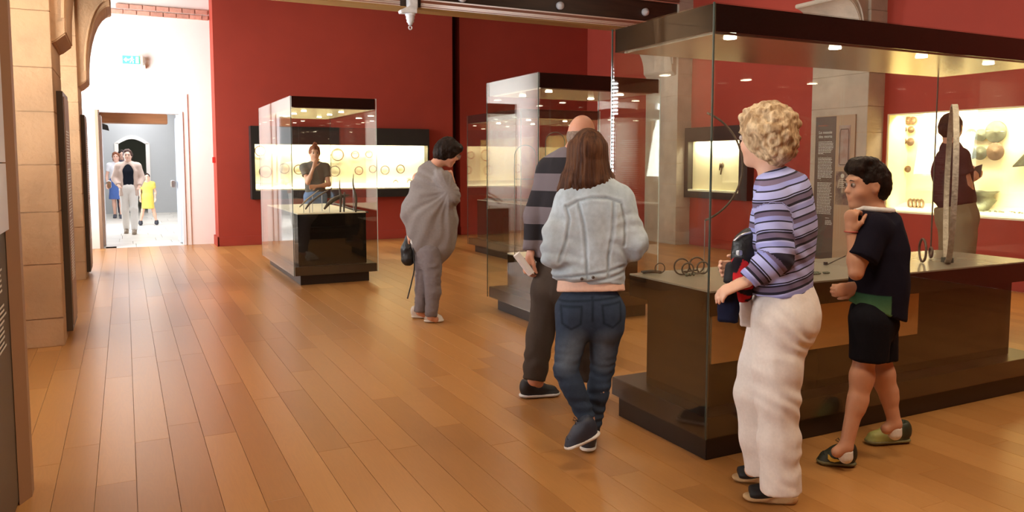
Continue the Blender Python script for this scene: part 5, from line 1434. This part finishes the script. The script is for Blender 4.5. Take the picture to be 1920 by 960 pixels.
h_, t_, col, d, L = shoe5(1607,875,1529,868,(.020,.022,.012),(.030,.032,.018),None)
s1 = shoe(P5, h_, t_, col, (.16,.14,.06), w=.042, lace=(.015,.015,.015)); s1['label'] = 'black football shoe with yellow curved stripe'
# curved stripe on its side (towards the viewer)
lat = nrm(np.cross(d, UP)); 
if lat@FW > 0: lat = -lat
def sp(s, z, o=.046): return h_+d*L*s+UP*z+lat*o
outer = [(.74,.062),(.735,.040),(.68,.030),(.58,.028),(.40,.038),(.22,.052)]; inner = [(.22,.054),(.42,.046),(.58,.043),(.66,.048),(.70,.058)]
b = B(); prof = lambda s: .0385 if s > .6 else .0415
pts = [sp(s, z, prof(s)) for s, z in outer+inner]
b.prism(pts, lat*.004); b.build('side_stripe', mat('yellow_print', (.75,.52,.08), .5), s1)
h_, t_, col, d, L = shoe5(1706,828,1622,833,(.035,.04,.018),(.40,.38,.10),None)
shoe(P5, h_, t_, col, (.22,.19,.07), w=.042, lace=(.015,.015,.015))['label'] = 'yellow-green football shoe with black laces'
for a_ in ('aL','aR'):
    F = SDF(.005); q = j[a_]; F.cone(q-UP*.012, q-UP*.045, .0315, .033, .01, cap=(1,0)); garment('sock', F, (.80,.76,.70), P5, 'fabric', 0)

# ---------- 6. man photographing the recessed showcase
D_ = 6.30
j = J(D_, dict(head=(1784,241), neck=(1783,274), sL=(1772,296,.16), sR=(1800,294,-.12), chest=(1784,320), waist=(1790,372), pel=(1795,405),
      eL=(1800,348,.24), wL=(1826,334,.26), eR=(1814,346,-.10), wR=(1822,388,-.06),
      hL=(1785,420,.06), hR=(1805,420,-.06), kL=(1784,515,.06), kR=(1808,520,-.06), aL=(1784,612,.06), aR=(1806,622,-.06)))
f = nrm(RT*.72+FW*.7)
P6 = person('person', gz(1795, 640), 'man in dark t-shirt and olive trousers photographing with a phone behind the big case')
F = SDF(.009); base_body(F, j, 1.03, f, dict(chest=.12, waist=.11))
at6 = add_head(F, j['head'], nrm(RT*.75+FW*.65), UP, 1.0, j['neck'])
add_hand(F, j['wL'], nrm(RT*.7+UP*.4+FW*.4), nrm(FW*.5-RT*.3), .19, .5, 1, k=.003); add_hand(F, j['wR'], nrm(-UP), nrm(-RT), .19, .6, -1, k=.003)
skin_mesh('body', F, M['skin'], P6, cols=skin_cols((.58,.27,.17), at6)); add_eyes(P6, at6, 1.0)
hf = nrm(RT*.75+FW*.65); A = [np.cross(hf, UP), hf, UP]
F = SDF(.009); F.ell(at6(0,-.02,.03), (.083,.100,.100), A, .02); F.ell(at6(0,-.05,-.01), (.077,.06,.07), A, .03); F.ell(at6(0,.10,-.025), (.09,.082,.088), A, .015, '-')
skin_mesh('hair', F, M['hair_dark'], P6, lambda v: .004*fbm(v*40,3), label='short dark brown hair')
F = SDF(.009); F.chain([(j['neck']-UP*.03, .08), (j['chest'], .145), (j['waist'], .140), (j['waist']-UP*.02, .142)], .05, f, .80, cap=(0,1))
for S in 'LR': F.cone(j['neck']-UP*.02, j['s'+S], .06, .066, .03); F.chain([(j['s'+S], .066), (j['s'+S]*.42+j['e'+S]*.58, .066)], .02, cap=(0,1))
garment('t_shirt', F, (.045,.018,.022), P6, 'fabric', .010, 6, 4, label='dark maroon t-shirt')
F = SDF(.009); F.cone(j['waist']-UP*.05, j['pel'], .150, .165, .03, f, .74, cap=(1,0))
for S in 'LR': F.chain([(j['h'+S], .100), (j['k'+S], .082), (j['a'+S], .074)], .03, cap=(0,1))
garment('trousers', F, (.22,.17,.10), P6, 'fabric', .012, 6, 5, stretch=(1.2,1.2,.5), label='olive trousers')
for px, py in ((1786,634),(1808,646)): shoe(P6, gz(px,py), gz(px,py)+f*.27, (.05,.035,.02), (.1,.08,.06), w=.046)
c = gd(1833,320,D_+.26)
b = B(); b.prism([c-RT*.022+UP*.035-FW*.0, c+RT*.04+UP*.055, c+RT*.025-UP*.055, c-RT*.055-UP*.06], nrm(FW*.8+RT*.5)*.011)
tag(b.build('phone', M['frame'], None, bevel=.002, loc=c), 'black phone held up by the man behind the big case', 'phone')

# ---------- simple figures farther away
def figure(spot, h, face, label, skin, hair, haircol, top, topcol, low, lowcol, shoecol, arms=None, vox=.012, group=None, long_hair=0, skirt=False, short=False, stride=.1, bun=0, zlow=0):
    f = nrm(face); r = np.cross(f, UP); s = h/1.7; c = V(spot[0], spot[1], 0)
    at_ = lambda x, y, z: c+(r*x+f*y+UP*z)*s
    j = dict(head=at_(0,.02,1.585), neck=at_(0,0,1.44), chest=at_(0,0,1.28), waist=at_(0,.0,1.08), pel=at_(0,0,.95), sL=at_(-.165,0,1.37), sR=at_(.165,0,1.37),
         eL=at_(-.23,-.03,1.10), eR=at_(.23,-.03,1.10), wL=at_(-.22,.08,.88), wR=at_(.22,.08,.88),
         hL=at_(-.085,0,.90), hR=at_(.085,0,.90), kL=at_(-.085,stride*.5,.50), kR=at_(.085,-stride*.2,.50), aL=at_(-.08,stride,.08), aR=at_(.08,-stride,.08))
    if arms: j.update({k: at_(*v) for k, v in arms.items()})
    P_ = person('person', spot, label, group)
    F = SDF(vox); base_body(F, j, s, f); ah = add_head(F, j['head'], f, UP, s, j['neck'])
    for S, sd in (('L',-1),('R',1)):
        dv_ = nrm(j['w'+S]-j['e'+S]); add_hand(F, j['w'+S], dv_, nrm(f-r*sd*.6), .18*s, .4, sd, k=.004)
    skin_mesh('body', F, M['skin'], P_, cols=skin_cols(skin, ah, s)); add_eyes(P_, ah, s)
    A = [r, f, UP]; F = SDF(vox*.8); F.ell(ah(0,-.022,.034), (.090*s,.104*s,.106*s), A, .02)
    if bun: F.ell(ah(-.01,-.03,.150), (bun,)*3, None, .012)
    if long_hair: F.chain([(ah(0,-.05,0), .085*s), (ah(0,-.055,-.05-long_hair), .075*s)], .03, f, .7); 
    F.ell(ah(0,.098,-.028), (.064*s,.080*s,.085*s), A, .015, '-')
    skin_mesh('hair', F, M[haircol], P_, lambda v: .008*fbm(v*25,3))
    F = SDF(vox); F.chain([(j['neck']-UP*.03, .075*s), (j['chest'], .165*s), (j['waist'], .145*s), (j['waist']-UP*.10*s, .15*s)], .04, f, .7, cap=(0,1))
    for S in 'LR':
        F.cone(j['neck']-UP*.02, j['s'+S], .055*s, .066*s, .04)
        e_ = j['s'+S]*.45+j['e'+S]*.55 if short else None
        if short: F.chain([(j['s'+S], .066*s), (e_, .060*s)], .03, cap=(0,1))
        else: F.chain([(j['s'+S], .066*s), (j['e'+S], .054*s), (j['w'+S], .040*s)], .03, cap=(0,1))
    garment(top, F, topcol, P_, 'fabric', .008, 7, 3)
    F = SDF(vox)
    if skirt: F.chain([(j['waist']-UP*.0, .14*s), (j['pel'], .17*s), (at_(0,.0,.50+zlow), .20*s)], .04, f, .75, cap=(1,1))
    else:
        F.cone(j['waist']-UP*.06*s, j['pel'], .14*s, .165*s, .03, f, .72, cap=(1,0))
        for S in 'LR': F.chain([(j['h'+S], .095*s), (j['k'+S], .072*s), (j['a'+S], .062*s)], .03, cap=(0,1))
    garment(low, F, lowcol, P_, 'fabric', .010, 6, 5, stretch=(1,1,.5))
    for S, sd in (('L',-1),('R',1)):
        a_ = j['a'+S]; g0 = V(a_[0], a_[1], 0)-f*.06*s; shoe(P_, g0, g0+f*.25*s, shoecol, shoecol, w=.044*s)
    return P_, j, at_, f
def dress_open(P_, j, f, s, col, name='cardigan', vox=.012, length=.30):
    """open jacket over the top: two front panels and sleeves"""
    r = np.cross(f, UP); F = SDF(vox)
    F.chain([(j['neck']-UP*.04, .085*s), (j['chest'], .185*s), (j['waist'], .170*s), (j['waist']-UP*length, .185*s)], .04, f, .78, cap=(0,1))
    F.chain([(j['neck']+f*.12*s, .060*s), (j['chest']+f*.16*s, .115*s), (j['waist']+f*.17*s, .125*s), (j['waist']+f*.17*s-UP*length*1.1, .14*s)], .02); 
    F.ops[-1] = (*F.ops[-1][:4], '-'); F.ops[-2] = (*F.ops[-2][:4], '-'); F.ops[-3] = (*F.ops[-3][:4], '-')
    for S in 'LR':
        F.cone(j['neck']-UP*.02, j['s'+S], .062*s, .076*s, .04); F.chain([(j['s'+S], .076*s), (j['e'+S], .062*s), (j['w'+S], .048*s)], .03, cap=(0,1))
    garment(name, F, col, P_, 'fabric', .008, 7, 3)
TOV = nrm(V(-.05,-1,0))
# woman behind the case of blades, hand at mouth
c = gd(590, 300, 11.9)
figure((c[0], c[1]), 1.66, nrm(-FW*.9+RT*.35), 'woman with tied-up brown hair and grey top behind the blade case, hand at mouth', (.60,.32,.20), 'hair', 'hair_red', 't_shirt', (.13,.12,.10), 'jeans', (.14,.20,.32), (.1,.1,.1),
       arms=dict(eR=(.13,.16,1.14), wR=(.04,.19,1.38), eL=(-.20,.06,1.10), wL=(.02,.20,1.08)), short=True, vox=.010, bun=.034)
# people coming through the corridor
a = figure((gz(245,438)[0], gz(245,438)[1]), 1.66, TOV, 'woman striding through the doorway in white trousers, black top and open beige cardigan', (.72,.45,.34), 'hair', 'hair_mid', 'top', (.012,.014,.022), 'trousers', (.78,.74,.70), (.25,.18,.12), stride=.16,
       arms=dict(eL=(-.25,-.02,1.12), eR=(.25,-.02,1.12), wL=(-.20,.12,.98), wR=(.18,.14,1.0)), vox=.011, long_hair=.02)
dress_open(a[0], a[1], a[3], 1.66/1.7, (.62,.47,.40))
figure((gz(279,422)[0], gz(279,422)[1]), 1.16, TOV, 'small child in yellow dress with legs apart walking in the corridor', (.70,.42,.30), 'hair', 'hair_dark', 'blouse', (.72,.58,.12), 'dress', (.72,.58,.12), (.02,.02,.03), skirt=True, short=True, stride=.05, arms=dict(aL=(-.24,.0,.08), aR=(.24,.0,.08), kL=(-.16,0,.5), kR=(.16,0,.5)), vox=.011, zlow=.05)
figure((gz(222,409)[0], gz(222,409)[1]), 1.66, TOV, 'woman with chestnut hair in white top and blue skirt behind the striding woman', (.72,.42,.32), 'hair', 'hair_red', 'top', (.72,.70,.74), 'skirt', (.08,.14,.38), (.08,.08,.1), skirt=True, short=True, stride=.1, vox=.013, long_hair=.06)
figure((gz(233,409)[0], 22.9), 1.72, TOV, 'dark-haired visitor at the very back of the corridor, mostly hidden', (.62,.36,.27), 'hair', 'hair_dark', 'top', (.10,.10,.14), 'trousers', (.06,.06,.09), (.05,.05,.05), stride=.05, vox=.014)
